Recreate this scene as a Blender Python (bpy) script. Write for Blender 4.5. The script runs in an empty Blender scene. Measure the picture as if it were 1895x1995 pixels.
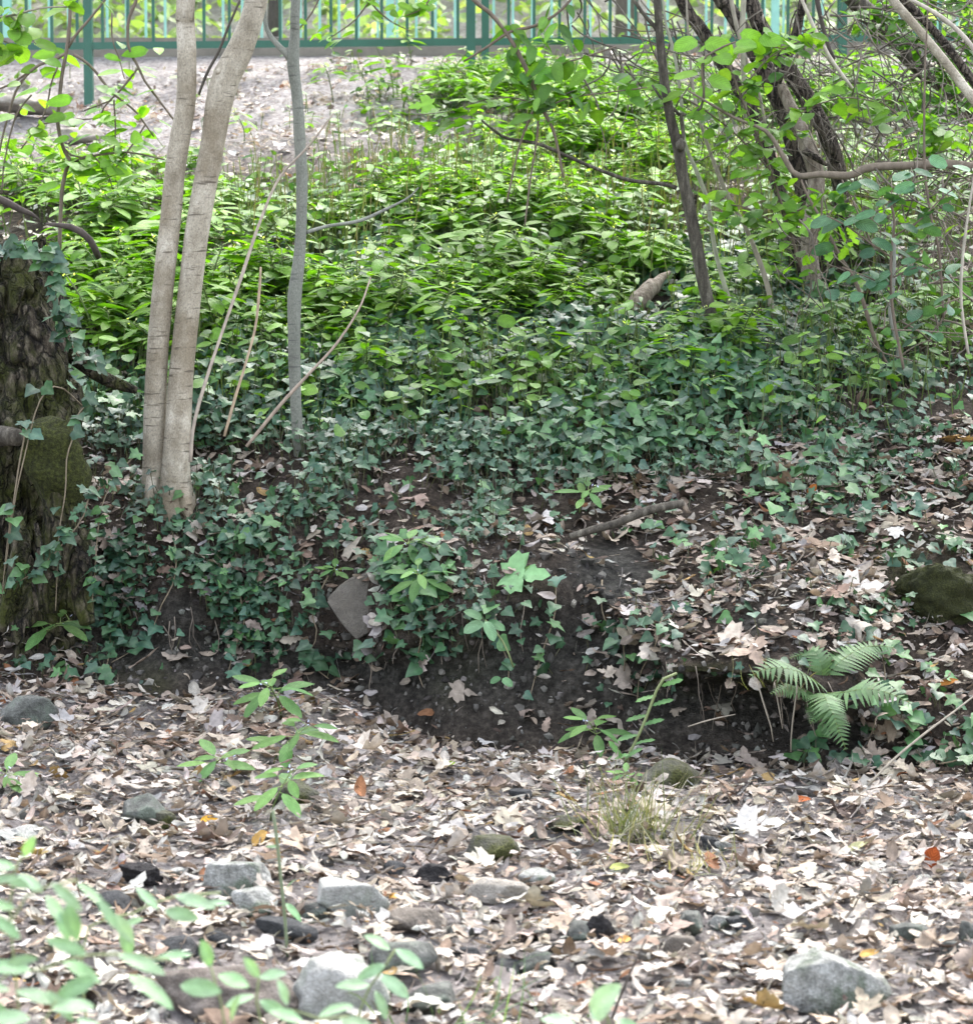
import bpy, bmesh, math
import numpy as np
from mathutils import Vector

R = math.radians
scene = bpy.context.scene
COL = scene.collection

# ------------------------------------------------------------------ camera
FPX, CU, CV, CH = 5373.0, 947.5, 997.5, 1.30      # focal length in photo pixels, picture centre, camera height
PITCH = math.atan((CV - 505.0) / FPX)
cam_d = bpy.data.cameras.new("camera"); cam = bpy.data.objects.new("camera", cam_d); COL.objects.link(cam)
cam.location = (0, 0, CH); cam.rotation_euler = (R(90) - PITCH, 0, 0)
cam_d.sensor_fit = 'HORIZONTAL'; cam_d.sensor_width = 36.0; cam_d.lens = 36.0 * FPX / 1895.0
cam_d.clip_start = 0.1; cam_d.clip_end = 300.0
cam_d.dof.use_dof = True; cam_d.dof.focus_distance = 7.9; cam_d.dof.aperture_fstop = 9.0
scene.camera = cam

# ------------------------------------------------------------------ sky, sun, exposure
SUN_EL, SUN_AZ = R(55), R(18)                       # soft sun beyond the fence, high, a little to the right
world = bpy.data.worlds.new("World"); scene.world = world; world.use_nodes = True
wn = world.node_tree.nodes; bg = wn["Background"]
sky = wn.new("ShaderNodeTexSky"); sky.sky_type = 'NISHITA'; sky.sun_disc = False
sky.sun_elevation = SUN_EL; sky.sun_rotation = SUN_AZ; sky.air_density = 1.0; sky.dust_density = 3.0; sky.ozone_density = 1.0
hs = wn.new("ShaderNodeHueSaturation"); hs.inputs["Saturation"].default_value = 0.42     # thin cloud: a paler sky
world.node_tree.links.new(sky.outputs[0], hs.inputs["Color"]); world.node_tree.links.new(hs.outputs[0], bg.inputs[0]); bg.inputs[1].default_value = 0.15
sun_d = bpy.data.lights.new("sun", 'SUN'); sun_d.energy = 0.95; sun_d.angle = R(26); sun_d.color = (1.0, 0.96, 0.90)
sun = bpy.data.objects.new("sun", sun_d); COL.objects.link(sun)
_sd = Vector((math.sin(SUN_AZ) * math.cos(SUN_EL), math.cos(SUN_AZ) * math.cos(SUN_EL), math.sin(SUN_EL)))
sun.rotation_euler = _sd.to_track_quat('Z', 'Y').to_euler(); sun.location = (0, 30, 30)
vs = scene.view_settings
vs.view_transform = 'Standard'; vs.look = 'None'; vs.gamma = 1.0; vs.use_curve_mapping = False
vs.exposure = 2.8
cy = scene.cycles
cy.max_bounces = 6; cy.diffuse_bounces = 3; cy.glossy_bounces = 2; cy.transmission_bounces = 4; cy.transparent_max_bounces = 4
cy.caustics_reflective = False; cy.caustics_refractive = False; cy.use_denoising = True

# ------------------------------------------------------------------ camera maths
_ct, _st = math.cos(PITCH), math.sin(PITCH)
def P(u, v, Y):
    """World point seen at photo pixel (u, v) at depth Y along the ground."""
    u, v, Y = np.broadcast_arrays(np.asarray(u, float), np.asarray(v, float), np.asarray(Y, float))
    a = (np.asarray(u, float) - CU) / FPX; b = (CV - np.asarray(v, float)) / FPX
    dy = _ct + b * _st; dz = -_st + b * _ct
    t = np.asarray(Y, float) / dy
    return np.stack([a * t, dy * t, CH + dz * t], -1)
def proj(p):
    p = np.asarray(p, float); y = p[..., 1]; z = p[..., 2] - CH
    d = y * _ct - z * _st; h = y * _st + z * _ct
    return CU + FPX * p[..., 0] / d, CV - FPX * h / d
def px(n, Y): return n / FPX * Y

# ------------------------------------------------------------------ noise
def _hash(i, j, k, s):
    h = (i.astype(np.int64) * 374761393 + j.astype(np.int64) * 668265263 + k.astype(np.int64) * 2147483647 + s * 1274126177) & 0xffffffff
    h = ((h ^ (h >> 13)) * 1274126177) & 0xffffffff
    return ((h ^ (h >> 16)) & 0xffff) / 65535.0
def vnoise(p, f, s=0):
    q = np.asarray(p, float) * f; i = np.floor(q).astype(np.int64); w = q - i; w = w * w * (3 - 2 * w)
    o = 0
    for a in (0, 1):
        for b in (0, 1):
            for c in (0, 1):
                k = (w[..., 0] if a else 1 - w[..., 0]) * (w[..., 1] if b else 1 - w[..., 1]) * (w[..., 2] if c else 1 - w[..., 2])
                o = o + k * _hash(i[..., 0] + a, i[..., 1] + b, i[..., 2] + c, s)
    return o * 2 - 1
def fbm(p, f, s=0, n=4):
    o, a = 0, 1.0
    for k in range(n):
        o = o + a * vnoise(p, f, s + k * 7); f *= 2.03; a *= 0.5
    return o

# ------------------------------------------------------------------ objects
def link(o, parent=None):
    COL.objects.link(o)
    if parent is not None: o.parent = parent
    return o
def tag(o, label, cat, group=None, kind=None):
    if label: o["label"] = label
    if cat: o["category"] = cat
    if group: o["group"] = group
    if kind: o["kind"] = kind
    return o
def thing(name, label, cat, loc=(0, 0, 0), group=None):
    o = bpy.data.objects.new(name, None); o.location = [float(c) for c in loc]; o.empty_display_size = 0.05
    return tag(link(o), label, cat, group)
def mesh(name, V, F, mat, parent=None, col=None, smooth=True, origin=None):
    """One mesh object from numpy arrays. F is (M,3) or (M,4), or a list of such arrays. World vertices; stored relative to the parent."""
    V = np.asarray(V, np.float64)
    if origin is None: origin = parent.matrix_basis.translation if parent is not None else (0, 0, 0)
    if parent is not None and parent.parent is not None: origin = Vector(origin) + parent.parent.matrix_basis.translation
    V = V - np.array(origin)
    Fs = F if isinstance(F, list) else [F]
    Fs = [np.asarray(f, np.int32) for f in Fs if len(f)]
    me = bpy.data.meshes.new(name)
    me.vertices.add(len(V)); me.vertices.foreach_set("co", V.astype(np.float32).ravel())
    nl = sum(f.size for f in Fs); npoly = sum(len(f) for f in Fs)
    me.loops.add(nl); me.polygons.add(npoly)
    me.loops.foreach_set("vertex_index", np.concatenate([f.ravel() for f in Fs]))
    tot = np.concatenate([np.full(len(f), f.shape[1], np.int32) for f in Fs])
    me.polygons.foreach_set("loop_start", (np.cumsum(tot) - tot).astype(np.int32))
    me.polygons.foreach_set("use_smooth", np.full(npoly, smooth, bool))
    me.update(calc_edges=True)
    if col is not None:
        at = me.color_attributes.new("Col", 'FLOAT_COLOR', 'POINT')
        c = np.ones((len(V), 4), np.float32); c[:, :3] = col[:, :3]
        at.data.foreach_set("color", c.ravel())
        if col.shape[1] == 5:                # place on the leaf blade: along, and out from the midrib
            at = me.color_attributes.new("Blade", 'FLOAT_COLOR', 'POINT'); c = np.ones((len(V), 4), np.float32); c[:, :2] = col[:, 3:]; at.data.foreach_set("color", c.ravel())
    me.materials.append(mat)
    o = bpy.data.objects.new(name, me); link(o, parent)
    if parent is None: o.location = [float(c) for c in origin]
    return o
class Acc:
    """Collects pieces for one mesh."""
    def __init__(s): s.V, s.F3, s.F4, s.C, s.n = [], [], [], [], 0
    def add(s, V, F, col=None):
        V = np.asarray(V, float).reshape(-1, 3); F = np.asarray(F)
        if len(V) == 0: return
        (s.F3 if F.shape[1] == 3 else s.F4).append(F + s.n); s.V.append(V); s.n += len(V)
        c = np.ones((len(V), 5)) * .5; q = np.asarray(.5 if col is None else col, float)
        if q.ndim == 2 and q.shape[1] == 5: c[:] = q
        else: c[:, :3] = q
        s.C.append(c)
    def build(s, name, mat, parent=None, smooth=True, origin=None):
        F = ([np.concatenate(s.F3)] if s.F3 else []) + ([np.concatenate(s.F4)] if s.F4 else [])
        return mesh(name, np.concatenate(s.V), F, mat, parent, np.concatenate(s.C), smooth, origin)

def resample(pts, n):
    pts = np.asarray(pts, float)
    if len(pts) == 2: pts = np.array([pts[0], pts[0] * .5 + pts[1] * .5, pts[1]])
    q = np.vstack([2 * pts[0] - pts[1], pts, 2 * pts[-1] - pts[-2]])
    seg = np.linalg.norm(np.diff(pts[:, :3], axis=0), axis=1) + 1e-9; c = np.concatenate([[0], np.cumsum(seg)])
    t = np.linspace(0, c[-1], n); k = np.clip(np.searchsorted(c, t, 'right') - 1, 0, len(seg) - 1); w = ((t - c[k]) / seg[k])[:, None]
    a, b, cc, d = q[k], q[k + 1], q[k + 2], q[k + 3]
    return 0.5 * (2 * b + (cc - a) * w + (2 * a - 5 * b + 4 * cc - d) * w ** 2 + (3 * b - a - 3 * cc + d) * w ** 3)
def tube(pts, n=None, sides=8, rough=0.0, nf=6.0, seed=0, cap=True):
    """pts: (k,4) x y z radius -> V, F(quads)."""
    pts = np.asarray(pts, float)
    L = np.linalg.norm(np.diff(pts[:, :3], axis=0), axis=1).sum()
    q = resample(pts, n or max(4, min(160, int(L / 0.03)))); p = q[:, :3]; r = np.maximum(q[:, 3], 1e-4)
    tg = np.gradient(p, axis=0); tg /= np.linalg.norm(tg, axis=1)[:, None] + 1e-12
    up = np.array([0, 0, 1.0]) if abs(tg[0, 2]) < .8 else np.array([0, 1.0, 0])
    N = np.zeros_like(p); x = np.cross(tg[0], up); N[0] = x / np.linalg.norm(x)
    for i in range(1, len(p)):
        x = N[i - 1] - tg[i] * N[i - 1].dot(tg[i]); N[i] = x / (np.linalg.norm(x) + 1e-12)
    B = np.cross(tg, N); a = np.linspace(0, 2 * math.pi, sides, endpoint=False)
    ring = N[:, None] * np.cos(a)[None, :, None] + B[:, None] * np.sin(a)[None, :, None]
    rr = r[:, None] * np.ones(sides)[None]
    V = p[:, None] + ring * rr[..., None]
    if rough: V = p[:, None] + ring * (rr * (1 + rough * fbm(V, nf, seed, 3)))[..., None]
    m = len(p); i = np.arange(m - 1)[:, None] * sides; j = np.arange(sides)[None]; j2 = (j + 1) % sides
    F = np.stack([i + j, i + j2, i + sides + j2, i + sides + j], -1).reshape(-1, 4)
    V = V.reshape(-1, 3)
    if cap:
        k = len(V); V = np.vstack([V, p[0], p[-1] + tg[-1] * r[-1] * .3]); jj = np.arange(sides); jn = (jj + 1) % sides
        T = np.vstack([np.stack([np.full(sides, k), jn, jj], -1), np.stack([np.full(sides, k + 1), (m - 1) * sides + jj, (m - 1) * sides + jn], -1)])
        return V, F, T
    return V, F, np.zeros((0, 3), int)
def add_tube(acc, pts, col=None, **kw):
    V, F, T = tube(pts, **kw); n0 = acc.n
    acc.add(V, F, col)
    if len(T): acc.F3.append(T + n0)

# ------------------------------------------------------------------ materials
def nodes(name):
    m = bpy.data.materials.new(name); m.use_nodes = True
    nt = m.node_tree; return m, nt, nt.nodes["Principled BSDF"], nt.nodes["Material Output"]
def N(nt, kind, **kw):
    n = nt.nodes.new(kind)
    for k, v in kw.items():
        if k in n.inputs: n.inputs[k].default_value = v
        else: setattr(n, k, v)
    return n
def ramp(nt, fac, stops):
    r = nt.nodes.new("ShaderNodeValToRGB"); el = r.color_ramp.elements
    while len(el) < len(stops): el.new(0.5)
    for e, (p, c) in zip(el, stops): e.position = p; e.color = (*c, 1) if len(c) == 3 else c
    nt.links.new(fac, r.inputs[0]); return r
def noise_tex(nt, scale, detail=4, rough=0.6, coord=None, sc=(1, 1, 1)):
    n = N(nt, "ShaderNodeTexNoise", Scale=scale, Detail=detail, Roughness=rough)
    if coord is None: coord = nt.nodes.new("ShaderNodeTexCoord").outputs["Object"]
    mp = nt.nodes.new("ShaderNodeMapping"); mp.inputs["Scale"].default_value = sc
    nt.links.new(coord, mp.inputs[0]); nt.links.new(mp.outputs[0], n.inputs["Vector"]); return n
def bump(nt, h, strength, dist, bsdf):
    b = N(nt, "ShaderNodeBump", Strength=strength, Distance=dist); nt.links.new(h, b.inputs["Height"]); nt.links.new(b.outputs[0], bsdf.inputs["Normal"]); return b
def mixc(nt, fac, a, b, mode='MIX'):
    m = nt.nodes.new("ShaderNodeMix"); m.data_type = 'RGBA'; m.blend_type = mode
    for i, x in ((0, fac), (6, a), (7, b)):
        if hasattr(x, 'links'): nt.links.new(x, m.inputs[i])
        elif i == 0: m.inputs[0].default_value = x
        else: m.inputs[i].default_value = (*x, 1)
    return m.outputs[2]
def leaf_mat(name, rough=0.5, trans=0.35, tint=(1.2, 1.35, 0.45), spec=0.5, var=0.12, spots=0.25, vein=.16, vb=.35, crumple=0.0):
    """Thin leaf: reflected colour from the Col attribute, light passing through in a yellower tint."""
    m, nt, b, out = nodes(name)
    at = N(nt, "ShaderNodeAttribute", attribute_name="Col")
    oi = nt.nodes.new("ShaderNodeObjectInfo")
    hsv = nt.nodes.new("ShaderNodeHueSaturation")
    mr = N(nt, "ShaderNodeMapRange"); mr.inputs[3].default_value = 1 - var; mr.inputs[4].default_value = 1 + var
    nt.links.new(oi.outputs["Random"], mr.inputs[0]); nt.links.new(mr.outputs[0], hsv.inputs["Value"]); nt.links.new(at.outputs[0], hsv.inputs["Color"])
    n = noise_tex(nt, 60, 3); r = ramp(nt, n.outputs[0], [(0.3, (1 - spots,) * 3), (0.7, (1 + spots * .5,) * 3)])
    c = mixc(nt, 1.0, hsv.outputs[0], r.outputs[0], 'MULTIPLY')
    bl = N(nt, "ShaderNodeAttribute", attribute_name="Blade"); sx = nt.nodes.new("ShaderNodeSeparateColor"); nt.links.new(bl.outputs[0], sx.inputs[0])
    ma = N(nt, "ShaderNodeMath", operation='MULTIPLY_ADD'); nt.links.new(sx.outputs[1], ma.inputs[0]); ma.inputs[1].default_value = -.38; nt.links.new(sx.outputs[0], ma.inputs[2])
    mb = N(nt, "ShaderNodeMath", operation='MULTIPLY'); nt.links.new(ma.outputs[0], mb.inputs[0]); mb.inputs[1].default_value = 46.0
    sn = N(nt, "ShaderNodeMath", operation='SINE'); nt.links.new(mb.outputs[0], sn.inputs[0]); vr = ramp(nt, sn.outputs[0], [(.55, (1 - vein * .4,) * 3), (.98, (1 + vein * 1.6,) * 3)])
    c = mixc(nt, 1.0, c, vr.outputs[0], 'MULTIPLY')
    hgt = sn.outputs[0]
    if crumple:
        cn = noise_tex(nt, 85, 5, .7); mm = N(nt, "ShaderNodeMath", operation='MULTIPLY_ADD'); nt.links.new(cn.outputs[0], mm.inputs[0]); mm.inputs[1].default_value = crumple; nt.links.new(sn.outputs[0], mm.inputs[2]); hgt = mm.outputs[0]
    bump(nt, hgt, vb, .0012, b)
    nt.links.new(c, b.inputs["Base Color"]); b.inputs["Roughness"].default_value = rough; b.inputs["Specular IOR Level"].default_value = spec
    if trans > 0:
        t = nt.nodes.new("ShaderNodeBsdfTranslucent"); nt.links.new(mixc(nt, 1.0, c, tint, 'MULTIPLY'), t.inputs[0])
        mx = nt.nodes.new("ShaderNodeMixShader"); mx.inputs[0].default_value = trans
        nt.links.new(b.outputs[0], mx.inputs[1]); nt.links.new(t.outputs[0], mx.inputs[2]); nt.links.new(mx.outputs[0], out.inputs[0])
    return m
def bark_mat(name, stops, scale=14, sc=(1, 1, .2), bs=.6, bd=.01, rough=.85, moss=None, lent=None, streak=None, crack=None):
    m, nt, b, out = nodes(name)
    n = noise_tex(nt, scale, 6, .65, sc=sc); c = ramp(nt, n.outputs[0], stops).outputs[0]
    if streak:      # broad blotches of another tone
        n2 = noise_tex(nt, 5, 4, .6); k = ramp(nt, n2.outputs[0], [(.45, (0, 0, 0)), (.6, (1, 1, 1))]); c = mixc(nt, k.outputs[0], c, streak)
    nf = noise_tex(nt, 260, 3, .75, sc=(1, 1, .55)); fr = ramp(nt, nf.outputs[0], [(.3, (.66,) * 3), (.7, (1.3,) * 3)]); c = mixc(nt, 1.0, c, fr.outputs[0], 'MULTIPLY')
    h = n.outputs[0]
    if crack:       # bark plates parted by dark fissures
        tc = nt.nodes.new("ShaderNodeTexCoord"); wp = noise_tex(nt, 18, 3, .6); wm = N(nt, "ShaderNodeVectorMath", operation='MULTIPLY_ADD'); nt.links.new(wp.outputs[1], wm.inputs[0]); wm.inputs[1].default_value = (.05,) * 3; nt.links.new(tc.outputs["Object"], wm.inputs[2])
        mp = nt.nodes.new("ShaderNodeMapping"); mp.inputs["Scale"].default_value = (1, 1, crack[1]); nt.links.new(wm.outputs[0], mp.inputs[0])
        vo = nt.nodes.new("ShaderNodeTexVoronoi"); vo.feature = 'DISTANCE_TO_EDGE'; vo.inputs["Scale"].default_value = crack[0]; nt.links.new(mp.outputs[0], vo.inputs["Vector"])
        cr_ = ramp(nt, vo.outputs[0], [(.0, (.22,) * 3), (.11, (1, 1, 1))]); c = mixc(nt, 1.0, c, cr_.outputs[0], 'MULTIPLY')
        ma = N(nt, "ShaderNodeMath", operation='MULTIPLY_ADD'); nt.links.new(cr_.outputs[0], ma.inputs[0]); ma.inputs[1].default_value = 1.2; nt.links.new(n.outputs[0], ma.inputs[2]); h = ma.outputs[0]
    if lent:        # short dark level marks on smooth bark
        n3 = noise_tex(nt, 26, 2, .5, sc=(.55, .55, 4.2)); k = ramp(nt, n3.outputs[0], [(.62, (0, 0, 0)), (.72, (.85, .85, .85))]); c = mixc(nt, k.outputs[0], c, lent)
        n5 = noise_tex(nt, 160, 3, .6); k5 = ramp(nt, n5.outputs[0], [(.55, (0, 0, 0)), (.72, (.6, .6, .6))]); c = mixc(nt, k5.outputs[0], c, tuple(x * 1.5 for x in lent))
    if moss:
        n4 = noise_tex(nt, 9, 5, .7); k = ramp(nt, n4.outputs[0], [(.42, (0, 0, 0)), (.62, (1, 1, 1))]); n6 = noise_tex(nt, 120, 4, .7)
        mc = ramp(nt, n6.outputs[0], [(.3, tuple(x * .35 for x in moss)), (.7, moss)]); c = mixc(nt, k.outputs[0], c, mc.outputs[0])
    nt.links.new(c, b.inputs["Base Color"]); b.inputs["Roughness"].default_value = rough; b.inputs["Specular IOR Level"].default_value = .25
    bump(nt, h, bs, bd, b); return m
def plain_mat(name, col, rough=.7, var=.3, scale=40, bs=.2, bd=.003):
    m, nt, b, out = nodes(name); n = noise_tex(nt, scale, 5, .65)
    c = ramp(nt, n.outputs[0], [(.25, tuple(x * (1 - var) for x in col)), (.75, tuple(x * (1 + var) for x in col))])
    nt.links.new(c.outputs[0], b.inputs["Base Color"]); b.inputs["Roughness"].default_value = rough; bump(nt, n.outputs[0], bs, bd, b); return m
def col_mat(name, rough=.8, scale=50, var=.35, sc=(1, 1, 1), bs=.4, bd=.004):
    m, nt, b, out = nodes(name); at = N(nt, "ShaderNodeAttribute", attribute_name="Col"); n = noise_tex(nt, scale, 5, .7, sc=sc)
    r = ramp(nt, n.outputs[0], [(.25, (1 - var,) * 3), (.75, (1 + var,) * 3)])
    nt.links.new(mixc(nt, 1.0, at.outputs[0], r.outputs[0], 'MULTIPLY'), b.inputs["Base Color"]); b.inputs["Roughness"].default_value = rough
    b.inputs["Specular IOR Level"].default_value = .3; bump(nt, n.outputs[0], bs, bd, b); return m

M_LITTER = leaf_mat("dry_leaf", .75, .12, (1.1, .95, .75), .25, 0, .32, .12, .55, 4.0)
M_IVY = leaf_mat("ivy_leaf", .48, .14, (1.1, 1.4, .4), .4, .0, .35, .25)
M_BALSAM = leaf_mat("balsam_leaf", .55, .42, (1.25, 1.5, .3), .22, .18, .2, .14, .2)
M_HERB = leaf_mat("herb_leaf", .52, .3, (1.3, 1.4, .35), .32, .1, .22, .14, .2)
M_TREE = leaf_mat("tree_leaf", .5, .45, (1.4, 1.5, .35), .3, .0, .15, .12, .12)
M_STEM = col_mat("green_stem", .6, 80, .2, bs=.1)
M_TWIG = col_mat("twig_bark", .85, 60, .4, (1, 1, .4))
M_PALE = bark_mat("pale_bark", [(.3, (.19, .16, .115)), (.5, (.33, .292, .225)), (.7, (.49, .445, .365))], 16, (1, 1, .45), .35, .004, .8, None, (.075, .058, .042), (.20, .165, .115))
M_GREY = bark_mat("grey_bark", [(.25, (.105, .11, .088)), (.55, (.17, .175, .145)), (.8, (.25, .25, .21))], 12, (1, 1, .3), .3, .004, .75, None, (.08, .08, .07))
M_DARK = bark_mat("dark_bark", [(.32, (.024, .020, .015)), (.52, (.065, .056, .043)), (.72, (.16, .145, .115))], 55, (1, 1, .22), .8, .008)
M_ROUGH = bark_mat("rough_bark", [(.34, (.028, .021, .017)), (.52, (.095, .075, .058)), (.72, (.21, .175, .14))], 75, (1, 1, .14), 1.0, .015, .9, None, None, None, (62, .16))
M_SPLIT = bark_mat("split_wood", [(.34, (.07, .05, .036)), (.5, (.17, .14, .105)), (.72, (.29, .25, .20))], 60, (1, 1, .10), .8, .01)
M_STUMP = bark_mat("stump_bark", [(.38, (.008, .0065, .005)), (.5, (.05, .040, .028)), (.66, (.16, .135, .10))], 50, (1, 1, .42), 1.0, .025, .95, (.060, .068, .013), None, None, (30, .30))
M_MOSSY = bark_mat("moss_cushion", [(.3, (.012, .013, .004)), (.5, (.035, .040, .009)), (.7, (.075, .083, .018))], 90, (1, 1, 1), 1.0, .02, .95)
M_METAL = plain_mat("green_paint", (.006, .080, .050), .4, .15, 30, .05)
M_METAL_LIT = plain_mat("sunlit_green_paint", (.20, .42, .345), .45, .12, 30, .05)  # same paint as the near fence, lightened to stand in for stronger light
M_CONC = plain_mat("concrete", (.21, .185, .16), .9, .3, 12, .4, .004)
# ------------------------------------------------------------------ terrain: creek bed, cut bank, wooded slope, fence terrace
UK = np.array([-4500, -1500, -200, 0, 150, 300, 450, 650, 800, 1000, 1150, 1300, 1500, 1640, 1750, 1895, 2200, 3500, 6500.])
def K(*a): return np.array(a, float)
foot_v = K(1330, 1330, 1330, 1325, 1335, 1362, 1348, 1352, 1428, 1468, 1455, 1470, 1500, 1512, 1512, 1522, 1522, 1522, 1522)
foot_Y = K(7.6, 7.6, 7.6, 7.6, 7.65, 7.60, 7.68, 7.60, 7.40, 7.25, 7.30, 7.20, 7.05, 7.0, 7.0, 6.95, 6.95, 6.95, 6.95)
lip_v = K(1185, 1185, 1185, 1185, 1195, 1190, 1190, 1262, 1238, 1150, 1120, 1300, 1312, 1335, 1400, 1410, 1410, 1400, 1400)
lip_Y = K(7.95, 7.95, 7.95, 7.95, 7.92, 7.74, 7.80, 7.67, 7.48, 7.47, 7.56, 7.06, 6.95, 6.97, 7.15, 7.12, 7.12, 7.2, 7.2)
und = K(0, 0, 0, 0, 0, .05, .04, .05, .08, .06, .02, .18, .28, .26, .03, 0, 0, 0, 0)
def bank_rows():
    u = UK; x_at = lambda Y: (u - CU) / FPX * Y
    f = P(u, foot_v, foot_Y); l = P(u, lip_v, lip_Y)
    def W(Y, z): Y = np.broadcast_to(np.asarray(Y, float), u.shape); return np.stack([(u - CU) / FPX * np.maximum(Y, 4.0), Y, np.broadcast_to(np.asarray(z, float), u.shape)], -1)
    left = np.clip((700 - u) / 500, 0, 1)
    mid = 0.45 * f + 0.55 * l; mid[:, 1] = np.maximum(mid[:, 1], np.minimum(f[:, 1], l[:, 1]) + 0) + und
    v8, Y8 = lip_v + (1000 - lip_v) * .5, lip_Y + (7.98 - lip_Y) * .42
    return [W(-3, .1), W(2.4, .05), W(4.2, 0), W(5.5, f[:, 2] * .25), W(foot_Y - .28, f[:, 2] * .9 - .01), f, mid, l,
            P(u, v8, Y8), P(u, 1000 + 0 * u, 7.98), P(u, 850, 8.45), P(u, 700, 9.02), P(u, 505, 10.1), P(u, 335, 11.4),
            P(u, 205 + 45 * left, 12.6), P(u, 124 + 80 * left, 13.38 + 0 * u), W(13.88, 2.31), W(14.3, 2.36), W(17.9, 2.38), W(19.2, 2.55), W(25, 5.2), W(45, 14)]
SUBD = [4, 10, 50, 56, 16, 16, 18, 22, 26, 28, 28, 32, 28, 24, 20, 10, 4, 12, 6, 24, 8]
def cr(a, b, c, d, w): return 0.5 * (2 * b + (c - a) * w + (2 * a - 5 * b + 4 * c - d) * w ** 2 + (3 * b - a - 3 * c + d) * w ** 3)
def make_terrain():
    rows = bank_rows()
    uc = np.concatenate([[-4500, -3500, -2600, -2000, -1500, -1100, -800], np.arange(-560, 2480, 8.0), [2700, 3000, 3500, 4200, 5200, 6500]])
    wob = uc + 22 * np.sin(uc / 61.0) + 14 * np.sin(uc / 23.0 + 1)
    rr = []
    for k, r in enumerate(rows):
        uu = wob if 5 <= k <= 8 else uc
        q = np.stack([np.interp(uu, UK, r[:, j] / (1 if j else np.maximum(r[:, 1], 4.0))) for j in range(3)], -1)
        ker = np.ones(7) / 7; inner = slice(7, -6)
        for j in (1, 2):
            pad = np.pad(q[:, j], 3, mode='edge'); q[:, j] = np.convolve(pad, ker, 'valid')
        q[:, 0] = (uc - CU) / FPX * np.maximum(q[:, 1], 4.0)
        rr.append(q)
    out, tt = [], []
    for k in range(len(rr) - 1):
        a = rr[max(k - 1, 0)]; b = rr[k]; c = rr[k + 1]; d = rr[min(k + 2, len(rr) - 1)]
        if k in (0, 14, 15, 16, 17, 18, 19, 20): a, d = 2 * b - c, 2 * c - b
        for s in range(SUBD[k]):
            w = s / SUBD[k]; out.append(cr(a, b, c, d, w)); tt.append(k + w)
    out.append(rr[-1]); tt.append(len(rr) - 1)
    G = np.array(out); tt = np.array(tt)
    n = np.cross(np.gradient(G, axis=1), np.gradient(G, axis=0)); n /= np.linalg.norm(n, axis=2)[..., None] + 1e-12
    n *= np.sign(n[..., 2:3] + 1e-3) * 0 + 1
    tcol = tt[:, None]
    face = np.clip(1 - np.abs(tcol - 6.2) / 1.3, 0, 1)
    amp = np.where(tcol < 5, .016, np.where(tcol < 15, .045, .02)) * (G[..., 1] > 2)
    disp = amp * fbm(G, 2.2, 3, 4) + .010 * fbm(G, 11, 9, 3) + face * (.045 * fbm(G, 6, 21, 4) - .02)
    disp = np.where((tcol > 15.5) & (tcol < 18.5), disp * .2, disp)
    return G + n * disp[..., None], tt, uc
TG, TT, TU = make_terrain()
nr, nc = TG.shape[:2]
_n = np.cross(np.gradient(TG, axis=1), np.gradient(TG, axis=0)); TN = _n / (np.linalg.norm(_n, axis=2)[..., None] + 1e-12)
if TN[60, 200, 2] < 0: TN = -TN
PU, PV = proj(np.where(TG[..., 1:2] > 1, TG, np.array([0, 1, 0.])))
def blob(u, v, L):
    o = np.zeros(np.broadcast(u, v).shape)
    for cu, cv, su, sv, w in L: o = np.maximum(o, w * np.exp(-(((u - cu) / su) ** 2 + ((v - cv) / sv) ** 2) ** 2))
    return o
near_front = (TT[:, None] < 11)
moss = blob(PU, PV, [(1400, 1325, 130, 32, 1), (1800, 1110, 110, 70, 1), (110, 930, 70, 90, .9), (860, 1260, 60, 40, .5), (280, 1330, 60, 50, .4), (900, 1320, 70, 60, .3), (450, 1160, 60, 40, .4), (1320, 1500, 70, 30, .5)]) * near_front
moss = moss * np.clip(.6 + .9 * fbm(TG, 9, 77, 3), 0, 1)
bare = np.maximum(np.clip(1 - np.abs(TT[:, None] - 6) / 1.15, 0, 1) * ((PU < 1680) & (PU > 180)), blob(PU, PV, [(1190, 1120, 90, 75, 1), (350, 1200, 60, 60, .8), (1480, 1215, 45, 35, 1)]) * near_front)
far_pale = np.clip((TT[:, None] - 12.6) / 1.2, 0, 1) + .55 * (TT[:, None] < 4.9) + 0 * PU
tcolr = np.stack([moss, np.clip(bare, 0, 1), far_pale], -1)
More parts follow.
